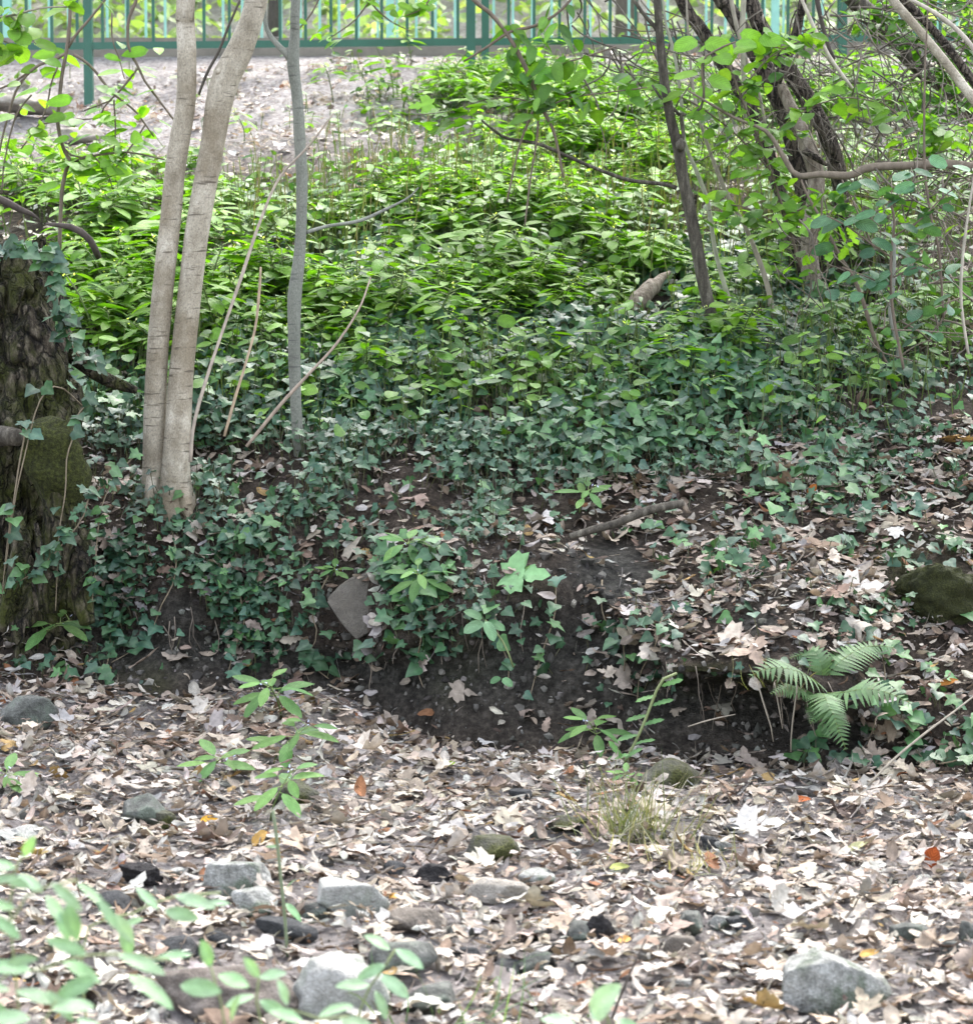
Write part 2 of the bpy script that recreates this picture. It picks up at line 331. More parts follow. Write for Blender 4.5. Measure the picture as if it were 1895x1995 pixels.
def ground_mat():
    m, nt, b, out = nodes("forest_soil")
    at = N(nt, "ShaderNodeAttribute", attribute_name="Col"); sp = nt.nodes.new("ShaderNodeSeparateColor"); nt.links.new(at.outputs[0], sp.inputs[0])
    n1 = noise_tex(nt, 45, 8, .7); n2 = noise_tex(nt, 7, 5, .6); n3 = noise_tex(nt, 190, 4, .7)
    humus = ramp(nt, n1.outputs[0], [(.3, (.022, .017, .013)), (.5, (.065, .050, .039)), (.68, (.15, .12, .095))]).outputs[0]
    soil = ramp(nt, n1.outputs[0], [(.3, (.018, .0175, .015)), (.48, (.060, .057, .049)), (.68, (.135, .128, .112))]).outputs[0]
    chips = ramp(nt, n1.outputs[0], [(.30, (.16, .135, .13)), (.48, (.40, .365, .355)), (.64, (.58, .55, .53))]).outputs[0]
    mo = ramp(nt, n3.outputs[0], [(.3, (.018, .024, .006)), (.55, (.055, .065, .014)), (.75, (.11, .12, .03))]).outputs[0]
    c = mixc(nt, sp.outputs[1], humus, soil); c = mixc(nt, sp.outputs[2], c, chips); c = mixc(nt, sp.outputs[0], c, mo)
    sh = ramp(nt, n2.outputs[0], [(.3, (.75,) * 3), (.7, (1.2,) * 3)]); c = mixc(nt, 1.0, c, sh.outputs[0], 'MULTIPLY')
    nt.links.new(c, b.inputs["Base Color"]); b.inputs["Roughness"].default_value = .95; b.inputs["Specular IOR Level"].default_value = .15
    ad = N(nt, "ShaderNodeMath", operation='ADD'); nt.links.new(n1.outputs[0], ad.inputs[0]); nt.links.new(n3.outputs[0], ad.inputs[1])
    bump(nt, ad.outputs[0], 1.0, .03, b); return m
i = np.arange(nr - 1)[:, None] * nc; j = np.arange(nc - 1)[None]
TF = np.stack([i + j, i + j + 1, i + nc + j + 1, i + nc + j], -1).reshape(-1, 4)
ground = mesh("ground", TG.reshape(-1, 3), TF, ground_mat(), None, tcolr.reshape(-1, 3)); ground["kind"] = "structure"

# lookup: ground point seen at a pixel; random points on the ground
_fp, _fn = TG.reshape(-1, 3), TN.reshape(-1, 3); _fu, _fv = PU.ravel(), PV.ravel(); _ok = _fp[:, 1] > 3
def G(u, v):
    d = np.hypot(_fu - u, _fv - v); d[~_ok] = 1e9
    c = np.where(d < 12)[0]
    if len(c) == 0: k = int(np.argmin(d))
    else:
        ymin = _fp[c, 1].min(); c = c[_fp[c, 1] < ymin + .12]; k = int(c[np.argmin(d[c])])
    p = _fp[k].copy(); 
    if d[k] < 40: q = P(u, v, p[1]); p[0] = q[0]; p[2] = .5 * p[2] + .5 * q[2]
    return p, _fn[k].copy()
_cell_c = .25 * (TG[:-1, :-1] + TG[1:, :-1] + TG[:-1, 1:] + TG[1:, 1:])
_cell_a = np.linalg.norm(np.cross(TG[1:, :-1] - TG[:-1, :-1], TG[:-1, 1:] - TG[:-1, :-1]), axis=2)
_cu, _cv = proj(np.where(_cell_c[..., 1:2] > 1, _cell_c, np.array([0, 1, 0.]))); _ct_ = (.5 * (TT[1:] + TT[:-1]))[:, None] + 0 * _cu
def on_ground(n, dens, rng):
    """n random ground points with density dens(u, v, t, p) per square metre (relative)."""
    w = _cell_a * dens(_cu, _cv, _ct_, _cell_c); w[~np.isfinite(w)] = 0; w = w.ravel(); w = np.clip(w, 0, None); w /= w.sum()
    k = rng.choice(len(w), n, p=w); r, c = np.divmod(k, nc - 1); a, b = rng.random((n, 1)), rng.random((n, 1))
    p = (TG[r, c] * (1 - a) + TG[r, c + 1] * a) * (1 - b) + (TG[r + 1, c] * (1 - a) + TG[r + 1, c + 1] * a) * b
    return p, TN[r, c].copy(), _cu.ravel()[k], _cv.ravel()[k], _ct_.ravel()[k]

# ------------------------------------------------------------------ leaves
class T: pass
def tmpl_strip(nl, na, wf, teeth=0):
    t = T(); ts = np.linspace(0, 1, nl); s = np.linspace(-1, 1, na)
    w = np.array([wf(a) for a in ts]); w[-1] = .004
    if teeth: w = w * (1 + teeth * (np.arange(nl) % 2))
    t.x = np.repeat(ts, na); t.y = (w[:, None] * s[None] * .5).ravel()
    i, j = np.meshgrid(np.arange(nl - 1), np.arange(na - 1), indexing='ij'); a = (i * na + j).ravel()
    t.f = np.concatenate([np.stack([a, a + na, a + na + 1], -1), np.stack([a, a + na + 1, a + 1], -1)]); t.mid = np.tile(np.abs(s), nl); return t
def tmpl_outline(pts, inner=(.5,)):
    """Lobed outline: list of (x, y) for the upper half from base to tip, mirrored; rings shrink to a point on the midrib."""
    t = T(); up = np.array(pts, float); lo = up[::-1][1:-1] * [1, -1]; o = np.vstack([up, lo]); c = np.array([.42, 0]); m = len(o)
    rings = [o] + [c + (o - c) * k for k in inner]; V = np.vstack(rings + [c[None]]); F = []
    j = np.arange(m); jn = (j + 1) % m
    for r in range(len(rings) - 1):
        F += [np.stack([r * m + jn, r * m + j, (r + 1) * m + j], -1), np.stack([r * m + jn, (r + 1) * m + j, (r + 1) * m + jn], -1)]
    r = len(rings) - 1; F.append(np.stack([r * m + jn, r * m + j, np.full(m, len(V) - 1)], -1))
    t.plain = True; t.x, t.y, t.f = V[:, 0], V[:, 1], np.concatenate(F); t.mid = np.clip(np.abs(t.y) * 2, 0, 1); return t
ovate = lambda a: (max(a, 0) ** .55) * ((1 - a) ** .8) * 1.75
lance = lambda a: (max(a, 0) ** .75) * ((1 - a) ** .95) * 2.1
roundl = lambda a: (max(a, 0) ** .42) * ((1 - a) ** .5) * 1.42
T_OV = tmpl_strip(7, 5, ovate); T_OVS = tmpl_strip(6, 3, ovate); T_LAN = tmpl_strip(9, 3, lance, .12); T_RND = tmpl_strip(8, 5, roundl, .05); T_BLADE = tmpl_strip(7, 3, lambda a: (1 - a) ** .5)
T_BAL = tmpl_strip(9, 5, lambda a: (max(a, 0) ** .8) * ((1 - a) ** .85) * 2.0, .07)
T_IVY = tmpl_outline([(0, 0), (-.10, .14), (-.17, .40), (.02, .40), (.14, .36), (.30, .60), (.44, .55), (.48, .26), (.70, .19), (.86, .08), (1, 0)], (.5,))
T_FERN = tmpl_strip(15, 3, lambda a: (1 - a) ** .8 * (.75 + .25 * min(1, a * 8)), .45)
T_IVY2 = tmpl_outline([(0, 0), (-.09, .16), (-.10, .36), (.10, .42), (.26, .54), (.40, .44), (.58, .27), (.80, .16), (1, 0)], (.5,))
T_IVY3 = tmpl_outline([(0, 0), (-.06, .2), (.02, .40), (.22, .48), (.42, .36), (.62, .22), (.82, .12), (1, 0)], (.5,))
T_MAP = tmpl_outline([(0, 0), (-.1, .12), (-.16, .33), (.02, .30), (.04, .42), (.22, .62), (.30, .52), (.46, .56), (.44, .36), (.40, .20), (.62, .26), (.68, .16), (.84, .17), (1, 0)], (.6, .3))
T_OAK = tmpl_outline([(0, 0), (.08, .10), (.16, .20), (.24, .14), (.34, .27), (.44, .18), (.56, .30), (.66, .2), (.8, .24), (.9, .12), (1, 0)], (.5,))
def frame(d, n):
    d = d / (np.linalg.norm(d, axis=-1, keepdims=True) + 1e-12); n = n - d * (d * n).sum(-1, keepdims=True); n /= np.linalg.norm(n, axis=-1, keepdims=True) + 1e-12
    return d, np.cross(n, d), n
def leaves(t, base, d, n, L, W, fold=0.1, kl=0.0, kc=0.0, twist=0.0, wav=0.0, rng=None):
    """Blades of template t from base along d with normal n. kl: bend along (rad over the length), kc: roll across, fold: V along midrib."""
    m = len(base); A = lambda q: np.broadcast_to(np.asarray(q, float), (m,))[:, None]
    d, b, nn = frame(np.asarray(d, float), np.asarray(n, float))
    L, W, fold, kl, kc, twist, wav = map(A, (L, W, fold, kl, kc, twist, wav))
    x = np.broadcast_to(t.x[None], (m, len(t.x))); y = t.y[None] * np.ones((m, 1))
    z = np.abs(y) * W * fold
    kcs = np.where(np.abs(kc) < 1e-3, 1e-3, kc); yy = np.sin(y * kcs) / kcs * W; z = z + (1 - np.cos(y * kcs)) / kcs * W
    z = z + twist * (x - .4) * y * W
    if rng is not None:
        ph = rng.random((m, 2)) * 6.28; z = z + wav * L * (np.sin(x * 9 + ph[:, :1]) * np.sin(y * 8 + ph[:, 1:]) )
    kls = np.where(np.abs(kl) < 1e-3, 1e-3, kl); xx = np.sin(x * kls) / kls * L; z2 = -(1 - np.cos(x * kls)) / kls * L
    zx, zz = np.sin(x * kls), np.cos(x * kls)
    V = base[:, None] + d[:, None] * (xx + z * zx)[..., None] + b[:, None] * yy[..., None] + nn[:, None] * (z2 + z * zz)[..., None]
    F = (t.f[None] + (np.arange(m) * len(t.x))[:, None, None]).reshape(-1, 3)
    return V.reshape(-1, 3), F
def lcol(t, c, rib=0.0, ribc=None):
    m = len(c)
    """Per-vertex colours for blades: c (m,3); rib: lighter midrib amount."""
    m = len(c); o = np.repeat(c[:, None], len(t.x), 1)
    if rib:
        k = (rib * np.clip(1 - t.mid * 3.0, 0, 1))[None, :, None]; o = o * (1 - k) + (np.asarray(ribc) if ribc is not None else np.minimum(o * 1.9, 1)) * k
    o = np.concatenate([o, np.broadcast_to((np.stack([t.x, t.mid], -1) if not hasattr(t, 'plain') else np.full((len(t.x), 2), .03))[None], (m, len(t.x), 2))], -1); return o.reshape(-1, 5)
def rdir(n, rng, z=0.0):
    a = rng.random(n) * 2 * math.pi; return np.stack([np.cos(a), np.sin(a), np.full(n, z)], -1)
def pal(n, rng, cols, w, jit=.18):
    c = np.array(cols)[rng.choice(len(cols), n, p=np.array(w) / sum(w))]
    return np.clip(c * (1 + jit * rng.standard_normal((n, 1))) * (1 + .025 * rng.standard_normal((n, 3))), .004, .9)

# leaf litter: nobody could count it
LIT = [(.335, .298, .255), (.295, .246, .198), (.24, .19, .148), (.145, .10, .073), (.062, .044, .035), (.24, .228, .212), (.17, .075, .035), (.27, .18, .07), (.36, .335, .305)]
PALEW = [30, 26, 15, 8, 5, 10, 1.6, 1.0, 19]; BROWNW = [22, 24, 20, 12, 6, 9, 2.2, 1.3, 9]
def d_litter(u, v, t, p):
    slabgap = np.where(blob(u, v, [(690, 1185, 55, 60, 1)]) > .5, .15, 1)
    inview = (u > -230) & (u < 2130) & (v < 2120) & (v > 60)
    bed = (t < 5) * 1.0; fc = ((t >= 5) & (t < 7.2)) * np.where(u > 1680, .9, np.where(u < 180, .8, np.where((u > 1090) & (u < 1260), .6, np.where((u > 430) & (u < 720), .55, .2))))
    right = np.clip((u - 1050) / 150, 0, 1); sl = (t >= 7.2) * np.where(v > 820, .5 + .85 * right, .25) * np.where(blob(u, v, [(1190, 1120, 85, 70, 1), (350, 1200, 60, 60, 1), (1480, 1215, 45, 35, 1), (1800, 1110, 95, 60, 1)]) > .5, .12, 1)
    far = np.where(t > 12.6, .42, 0) * (t < 15.5); ledge = (u < 300) & (v > 650) & (v < 1200)
    return inview * slabgap * (np.maximum(bed + fc + sl * (t < 12.6), far) + .3 * ledge)
ROCKS = []                                           # (centre, half width, half depth, height): dead leaves mostly lie round a stone
def scatter_litter():
    rng = np.random.default_rng(11); acc = Acc()
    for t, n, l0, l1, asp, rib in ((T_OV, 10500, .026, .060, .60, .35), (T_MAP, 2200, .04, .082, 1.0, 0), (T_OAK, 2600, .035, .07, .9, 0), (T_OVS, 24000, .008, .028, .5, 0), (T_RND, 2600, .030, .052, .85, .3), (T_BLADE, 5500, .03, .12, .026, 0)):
        p, nn, u, v, tt = on_ground(n, d_litter, rng); keep = np.ones(n, bool); L0 = l0
        for c0, hw, hd, ht in ROCKS: keep &= (((p[:, 0] - c0[0]) / hw) ** 2 + ((p[:, 1] - c0[1] + .2 * hd) / (hd * 1.15)) ** 2 > 1) | (rng.random(n) < .06)
        keep &= ~((tt > 5) & (tt < 7.3) & (u < 1690) & (u > 180) & (L0 < .03)) | (rng.random(n) < .3)
        p, nn, u, v, tt = p[keep], nn[keep], u[keep], v[keep], tt[keep]; m = len(p)
        tilt = np.where(rng.random(m) < .5, .10, .26)[:, None]
        nrm = nn * .75 + np.array([0, 0, .35]) + tilt * rng.standard_normal((m, 3)); d = rdir(m, rng) + .25 * rng.standard_normal((m, 3))
        L = rng.uniform(l0, l1, m) * np.where(tt > 12, .7, 1); h = rng.random(m) ** 1.4 * .030
        base = p + nn * h[:, None] + np.array([0, 0, .004]) - d / np.linalg.norm(d, axis=1)[:, None] * (L * .45)[:, None]
        kc = rng.normal(0, .8, m); kl = rng.normal(0, .6, m); big = rng.random(m) < .2; kc[big] *= 3.2
        V, F = leaves(t, base, d, nrm, L, L * asp * rng.uniform(.8, 1.2, m), rng.uniform(-.25, .35, m), kl, kc, rng.normal(0, .5, m), .045, rng)
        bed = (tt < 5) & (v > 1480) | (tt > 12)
        c = np.where(bed[:, None], pal(m, rng, LIT, PALEW), pal(m, rng, LIT, BROWNW)); c = np.where((tt > 12)[:, None], c * 1.35 + .06, c)      # upper-slope litter lightened in colour to look more strongly lit
        if l1 > .08: c = np.where(c[:, :1] > 2.0 * c[:, 1:2], c * [.8, 1.2, 1.6], c)
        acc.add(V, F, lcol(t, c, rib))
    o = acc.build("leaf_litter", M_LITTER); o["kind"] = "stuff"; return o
# ------------------------------------------------------------------ trees and woody plants
def path(pts):
    """(u, v, Y, width in photo pixels) -> (x, y, z, radius)"""
    q = np.array(pts, float); p = P(q[:, 0], q[:, 1], q[:, 2]); return np.hstack([p, (q[:, 3] * .5 / FPX * q[:, 2])[:, None]])
def up(pts, *more):
    """continue a path out of the frame: (dx, dy, dz, radius) steps"""
    q = list(pts)
    for m in more: q.append(np.array([*(np.array(q[-1][:3]) + m[:3]), m[3]]))
    return np.array(q)
def rooted(pts, sink=.06, flare=1.0):
    q = np.array(pts, float); b = q[0].copy(); b[2] -= sink; b[3] *= flare; return np.vstack([b, q])
GREEN = [(.115, .225, .028), (.085, .18, .026), (.15, .27, .04)]
def crown(parent, c, r, n, cols, L=(.08, .13), seed=0, name="crown", t=None, clumps=26):
    rng = np.random.default_rng(seed); t = t or T_OVS
    k = rng.standard_normal((clumps, 3)); k /= np.linalg.norm(k, axis=1)[:, None]; k *= rng.random((clumps, 1)) ** .45
    cc = np.array(c) + k * np.array(r); w = rng.integers(0, clumps, n)
    p = cc[w] + rng.standard_normal((n, 3)) * np.array([.26, .26, .17]) * (np.mean(r) / 1.2)
    l = rng.uniform(*L, n); V, F = leaves(t, p, rdir(n, rng) + [0, 0, -.2] + .3 * rng.standard_normal((n, 3)), np.array([0, 0, 1.]) + .45 * rng.standard_normal((n, 3)), l, l * .68, .15, .4, 0)
    acc = Acc(); acc.add(V, F, lcol(t, pal(n, rng, cols, [3, 2, 1])))
    for q in range(clumps): add_tube(acc, [(*(np.array(c) - [0, 0, r[2]]), .022), (*(.5 * np.array(c) + .5 * cc[q] - [0, 0, .1]), .014), (*cc[q], .004)], (.10, .085, .065), sides=5, n=8)
    return acc.build(name, M_TREE, parent)
def tree(name, label, limbs, mat, crowns=(), cat="tree", group=None, rough=.05, sides=12):
    t = thing(name, label, cat, limbs[0][1][1][:3] if len(limbs[0][1]) > 1 else limbs[0][1][0][:3], group)
    for pn, pts, *o in limbs:
        a = Acc(); kw = dict(rough=rough, sides=sides, nf=7, seed=len(pts) * 3); kw.update(o[0] if o else {})
        m = kw.pop("mat", mat); add_tube(a, pts, kw.pop("col", None), **kw); a.build(pn, m, t)
    for c in crowns: crown(t, *c)
    return t
# the pale twin-stemmed tree beside the stump
YA = 8.085
tree("twin_stemmed_tree", "pale smooth-barked tree forking at the ground into twin long stems beside the mossy stump", [
    ("trunk", up(rooted(path([(296, 1005, YA, 74), (299, 965, YA, 56), (301, 940, YA, 51), (302, 880, YA, 48), (302, 800, YA, 45), (306, 700, YA, 42), (314, 600, YA, 41), (324, 500, YA, 41), (333, 420, YA, 41), (340, 340, YA, 40), (350, 270, YA, 40), (362, 200, YA, 38), (364, 110, YA, 37), (361, 40, YA, 36), (362, 0, YA, 36)])), (.03, .1, .6, .026), (.1, .3, 1.0, .02), (.1, .4, 1.0, .01))),
    ("trunk", up(rooted(path([(347, 1005, YA - .03, 96), (344, 965, YA - .03, 72), (342, 940, YA - .03, 63), (343, 890, YA - .05, 54), (347, 820, YA - .04, 51), (352, 740, YA - .02, 49), (362, 640, YA, 47), (373, 540, YA, 46), (384, 450, YA, 46), (401, 350, YA, 46), (414, 280, YA, 47), (427, 200, YA, 53), (441, 150, YA, 55), (462, 108, YA, 52), (482, 60, YA, 46), (500, 0, YA, 43)])), (.15, .1, .6, .03), (.3, .3, 1.0, .02), (.2, .3, .8, .01))),
    ("root", path([(298, 930, YA - .03, 26), (290, 985, YA - .05, 24), (296, 1040, YA - .08, 18)])), ("root", path([(352, 940, YA - .03, 34), (362, 985, YA - .08, 26), (372, 1030, YA - .1, 14)])),
    ("knot", path([(428, 132, YA - .03, 4), (425, 138, YA - .035, 12), (422, 144, YA - .03, 4)]), dict(rough=.2))],
    M_PALE, [((-.75, 9.7, 4.5), (1.5, 1.35, 1.15), 2300, GREEN, (.08, .13), 1)], rough=.035, sides=20)
YB = 8.28
tree("grey_sapling", "slender grey sapling with a crooked stem right of the twin pale stems", [
    ("trunk", up(rooted(path([(590, 930, YB, 26), (583, 880, YB, 23), (577, 800, YB, 22), (574, 720, YB, 23), (573, 640, YB, 24), (574, 575, YB, 27), (583, 500, YB, 23), (587, 430, YB, 22), (588, 350, YB, 22), (584, 270, YB, 22), (579, 190, YB, 21), (571, 120, YB, 24), (575, 60, YB, 19), (576, 0, YB, 19)])), (.03, .1, .6, .014), (.1, .3, 1.0, .011), (.05, .3, .8, .006))),
    ("branch", path([(571, 122, YB, 16), (558, 104, YB, 13), (540, 86, YB + .02, 11), (522, 62, YB + .04, 9), (515, 30, YB + .05, 8), (517, -30, YB + .08, 7)]), dict(sides=8)),
    ("branch", path([(598, 452, YB, 8), (640, 440, YB + .1, 7), (700, 430, YB + .2, 7), (750, 408, YB + .25, 6), (795, 385, YB + .3, 4), (815, 365, YB + .3, 3)]), dict(sides=7))],
    M_GREY, [((.1, 10.3, 4.9), (1.2, 1.1, .9), 1500, GREEN, (.07, .11), 2)], rough=.04, sides=16)
YC = 9.05
tree("leaning_sapling", "dark leaning sapling rooted in the ivy right of centre, with a knot and side twigs", [
    ("trunk", up(rooted(path([(1400, 700, YC, 36), (1392, 655, YC, 28), (1381, 600, YC, 26), (1369, 545, YC, 25), (1355, 470, YC, 25), (1342, 400, YC, 24), (1330, 345, YC, 23), (1322, 290, YC, 22), (1308, 240, YC, 19), (1297, 180, YC, 18), (1289, 110, YC, 18), (1283, 50, YC, 16), (1280, 0, YC, 16)])), (-.05, .1, .6, .012), (-.1, .3, 1.0, .009), (0, .3, .7, .004))),
    ("knot", path([(1326, 272, YC - .02, 8), (1326, 282, YC - .03, 17), (1325, 293, YC - .02, 8)]), dict(rough=.25)),
    ("branch", path([(1327, 278, YC - .01, 9), (1331, 255, YC, 8), (1326, 232, YC, 8), (1324, 224, YC, 9), (1352, 221, YC, 6), (1367, 205, YC, 6), (1371, 175, YC, 5), (1370, 120, YC, 4), (1374, 90, YC, 3)]), dict(sides=7)),
    ("branch", path([(1324, 224, YC, 7), (1306, 205, YC, 6), (1287, 190, YC, 6), (1270, 165, YC, 4)]), dict(sides=7)),
    ("branch", path([(1318, 366, YC, 9), (1290, 358, YC, 8), (1227, 351, YC - .05, 8), (1176, 334, YC - .1, 7), (1118, 310, YC - .15, 7), (1049, 280, YC - .2, 7), (988, 269, YC - .25, 6), (960, 252, YC - .3, 5), (938, 234, YC - .3, 4)]), dict(sides=7)),
    ("branch", path([(1286, 70, YC, 9), (1276, 52, YC, 9), (1258, 32, YC, 8), (1235, 0, YC, 7), (1220, -40, YC, 5)]), dict(sides=7))],
    M_DARK, [((.85, 10.6, 4.6), (1.0, 1.0, .8), 2200, GREEN, (.07, .11), 3)], rough=.05, sides=14)
YD = 9.75
tree("rough_barked_tree", "old rough-barked tree with several leaning trunks, one split, right of the dark sapling", [
    ("trunk", up(rooted(path([(1560, 560, YD + .1, 34), (1545, 470, YD + .1, 28), (1530, 400, YD + .1, 27), (1511, 355, YD + .1, 27), (1496, 300, YD + .1, 27), (1474, 240, YD + .1, 27), (1448, 190, YD + .1, 26), (1412, 130, YD + .1, 26), (1385, 85, YD + .1, 25), (1358, 45, YD + .1, 24), (1328, 0, YD + .1, 23)])), (-.2, .1, .5, .022), (-.3, .3, 1.0, .015))),
    ("trunk", up(path([(1590, 520, YD + .12, 36), (1572, 400, YD + .1, 38), (1550, 290, YD + .1, 38), (1526, 215, YD + .1, 37), (1503, 165, YD + .1, 36), (1478, 110, YD + .1, 35), (1450, 62, YD + .1, 34), (1415, 10, YD + .1, 31), (1395, -20, YD + .1, 30)]), (-.25, .1, .5, .025), (-.3, .3, 1.0, .015))),
    ("trunk", up(path([(1645, 480, YD + .3, 28), (1632, 330, YD + .25, 31), (1606, 255, YD + .2, 33), (1580, 205, YD + .2, 33), (1545, 150, YD + .2, 31), (1510, 100, YD + .2, 30), (1483, 55, YD + .2, 30), (1462, 0, YD + .2, 29)]), (-.15, .1, .5, .025), (-.2, .3, 1.0, .015))),
    ("split_trunk", rooted(path([(1582, 575, YD - .05, 38), (1576, 500, YD - .05, 32), (1577, 440, YD - .05, 32), (1588, 385, YD - .05, 34), (1590, 340, YD - .02, 34), (1574, 285, YD + .0, 33), (1554, 240, YD + .02, 30), (1538, 205, YD + .04, 26), (1527, 180, YD + .06, 22), (1518, 160, YD + .1, 18)])), dict(mat=M_SPLIT, rough=.16)),
    ("branch", up(path([(1512, 160, YD, 22), (1524, 130, YD, 19), (1540, 95, YD, 19), (1552, 60, YD, 18), (1557, 30, YD, 16), (1563, 0, YD, 15)]), (.05, .1, .5, .01))),
    ("splinter", path([(1566, 292, YD - .12, 16), (1582, 302, YD - .13, 15), (1600, 314, YD - .13, 13), (1610, 322, YD - .13, 6)]), dict(sides=7))],
    M_ROUGH, [((1.3, 10.7, 4.7), (1.5, 1.2, 1.2), 4200, GREEN, (.08, .13), 4)], rough=.13, sides=16)
def simple(name, label, cat, pts, col, rough=.06, sides=7, group=None, mat=None, rt=False):
    a = Acc(); q = path(pts) if len(pts[0]) == 4 else np.array(pts); q = rooted(q, .04) if rt else q
    add_tube(a, q, col, rough=rough, sides=sides, nf=14, seed=len(pts)); o = a.build(name, mat or M_TWIG, None, origin=q[0][:3]); return tag(o, label, cat, group)
GT, BT, PT, DT = (.24, .21, .165), (.13, .10, .075), (.36, .32, .26), (.06, .048, .04)
simple("leaning_tree", "thick grey trunk leaning in steeply from the upper right corner, behind the pale pole", "tree", [(2130, 420, 10.9, 46), (1990, 290, 10.8, 42), (1855, 176, 10.7, 37), (1828, 157, 10.7, 36), (1787, 126, 10.6, 37), (1733, 68, 10.6, 38), (1675, 10, 10.5, 36), (1600, -60, 10.4, 30)], None, .1, 14, None, M_DARK)
simple("leaning_tree", "long pale bare pole of a stem leaning across the upper right corner", "tree", [(2160, 520, 8.9, 24), (2000, 325, 8.9, 21), (1886, 180, 8.9, 19), (1835, 113, 8.9, 18), (1787, 55, 8.9, 17), (1739, 0, 8.9, 17), (1700, -50, 8.9, 16)], None, .04, 10, None, M_PALE)
simple("leaning_tree", "mottled brown stem leaning between the pale pole and the corner", "tree", [(2100, 380, 9.6, 20), (1960, 240, 9.6, 19), (1890, 150, 9.6, 18), (1852, 99, 9.6, 18), (1810, 50, 9.6, 17), (1767, 5, 9.6, 17), (1730, -40, 9.6, 16)], None, .07, 10, None, M_ROUGH)
simple("thin_sapling", "thin pale stem arching nearest the upper right corner", "sapling", [(2050, 330, 8.7, 13), (1960, 190, 8.7, 12), (1893, 90, 8.7, 10), (1850, 45, 8.7, 9), (1810, 18, 8.7, 9), (1765, -6, 8.7, 8)], PT)
simple("dead_branch", "dark crooked dead branch lying level across the shrubs at the right edge", "branch", [(2060, 300, 9.0, 20), (1960, 330, 9.0, 19), (1895, 324, 9.0, 18), (1835, 319, 9.0, 18), (1767, 322, 9.0, 17), (1692, 326, 9.0, 17), (1670, 336, 9.0, 16), (1647, 342, 9.0, 15), (1596, 339, 9.0, 14), (1562, 343, 9.0, 14), (1545, 336, 9.0, 12), (1532, 316, 9.0, 11), (1514, 285, 9.0, 9), (1490, 254, 9.0, 8), (1432, 230, 9.0, 6), (1391, 206, 9.0, 5), (1340, 176, 9.0, 4)], (.15, .12, .09), .12, 10)
simple("broken_branch", "thick dark broken branch end sticking out of the greens beside the stump", "branch", [(-40, 372, 8.9, 15), (10, 392, 8.9, 15), (40, 408, 8.9, 12), (62, 417, 8.9, 9), (78, 428, 8.9, 3)], DT, .12, 9)
simple("broken_branch", "short dark curved branch between the stump and the left pale stem", "branch", [(90, 436, 8.9, 5), (112, 438, 8.9, 10), (135, 441, 8.9, 13), (158, 451, 8.9, 14), (176, 468, 8.9, 14), (192, 500, 8.95, 13)], DT, .1, 9)
g = "bare saplings in the undergrowth at the right"
simple("thin_sapling", "thin pale sapling just right of the dark leaning sapling, its foot in the ivy", "sapling", [(1424, 600, 9.3, 10), (1405, 535, 9.3, 9), (1391, 477, 9.3, 9), (1378, 392, 9.3, 9), (1354, 327, 9.3, 8), (1333, 275, 9.3, 8), (1325, 180, 9.3, 7), (1312, 100, 9.3, 6), (1296, 40, 9.3, 5), (1285, -60, 9.3, 4)], (.26, .26, .19), group=g, rt=True)
simple("thin_sapling", "thin brown bent sapling between the dark sapling and the rough-barked tree", "sapling", [(1507, 635, 9.25, 11), (1498, 570, 9.25, 10), (1480, 511, 9.25, 10), (1449, 436, 9.25, 9), (1419, 385, 9.25, 9), (1391, 317, 9.25, 8), (1368, 250, 9.25, 7), (1350, 170, 9.3, 6), (1340, 60, 9.3, 5), (1335, -50, 9.3, 4)], GT, group=g, rt=True)
simple("thin_sapling", "thin dark sapling slanting down right of the rough-barked tree to a twin foot", "sapling", [(1742, 738, 8.9, 9), (1722, 700, 8.9, 8), (1705, 665, 8.9, 8), (1671, 559, 8.9, 8), (1637, 501, 8.9, 7), (1603, 433, 8.9, 6), (1575, 385, 8.9, 5), (1560, 350, 8.9, 4)], BT, group=g, rt=True)
simple("thin_sapling", "short crooked grey sapling beside the twin foot at the right", "sapling", [(1752, 745, 8.92, 9), (1747, 668, 8.92, 8), (1733, 610, 8.92, 8), (1740, 560, 8.92, 7), (1742, 480, 8.95, 6), (1738, 430, 8.95, 5)], (.2, .2, .17), group=g, rt=True)
simple("thin_sapling", "hair-thin straight dark shoot rising through the blue-green leaves at the right", "sapling", [(1838, 620, 8.8, 5), (1828, 484, 8.8, 5), (1814, 426, 8.8, 5), (1801, 324, 8.8, 5), (1801, 153, 8.8, 4), (1806, 40, 8.8, 3), (1808, -40, 8.8, 3)], BT, group=g)
simple("thin_sapling", "pale thin curved shoot near the right edge", "sapling", [(1886, 690, 8.7, 6), (1872, 590, 8.7, 6), (1875, 500, 8.7, 6), (1888, 400, 8.7, 5), (1905, 300, 8.7, 5)], PT, group=g)
simple("thin_sapling", "pale straight twig crossing the fence above the rough-barked tree", "sapling", [(1660, 172, 9.2, 7), (1651, 160, 9.2, 7), (1617, 113, 9.2, 8), (1589, 61, 9.2, 8), (1562, 0, 9.2, 7), (1545, -40, 9.2, 6)], PT, group=g)
simple("thin_sapling", "dark twig hanging in front of the far post at the upper right", "sapling", [(1625, 115, 9.4, 6), (1612, 85, 9.4, 8), (1600, 40, 9.4, 9), (1592, 0, 9.4, 10), (1588, -40, 9.4, 10)], DT, group=g)
simple("thin_sapling", "pale twin-coloured straight stem in front of the rough trunks", "sapling", [(1452, 240, 9.2, 8), (1449, 160, 9.2, 9), (1446, 90, 9.2, 10), (1447, 30, 9.2, 11), (1450, -40, 9.2, 11)], (.26, .24, .18), group=g)
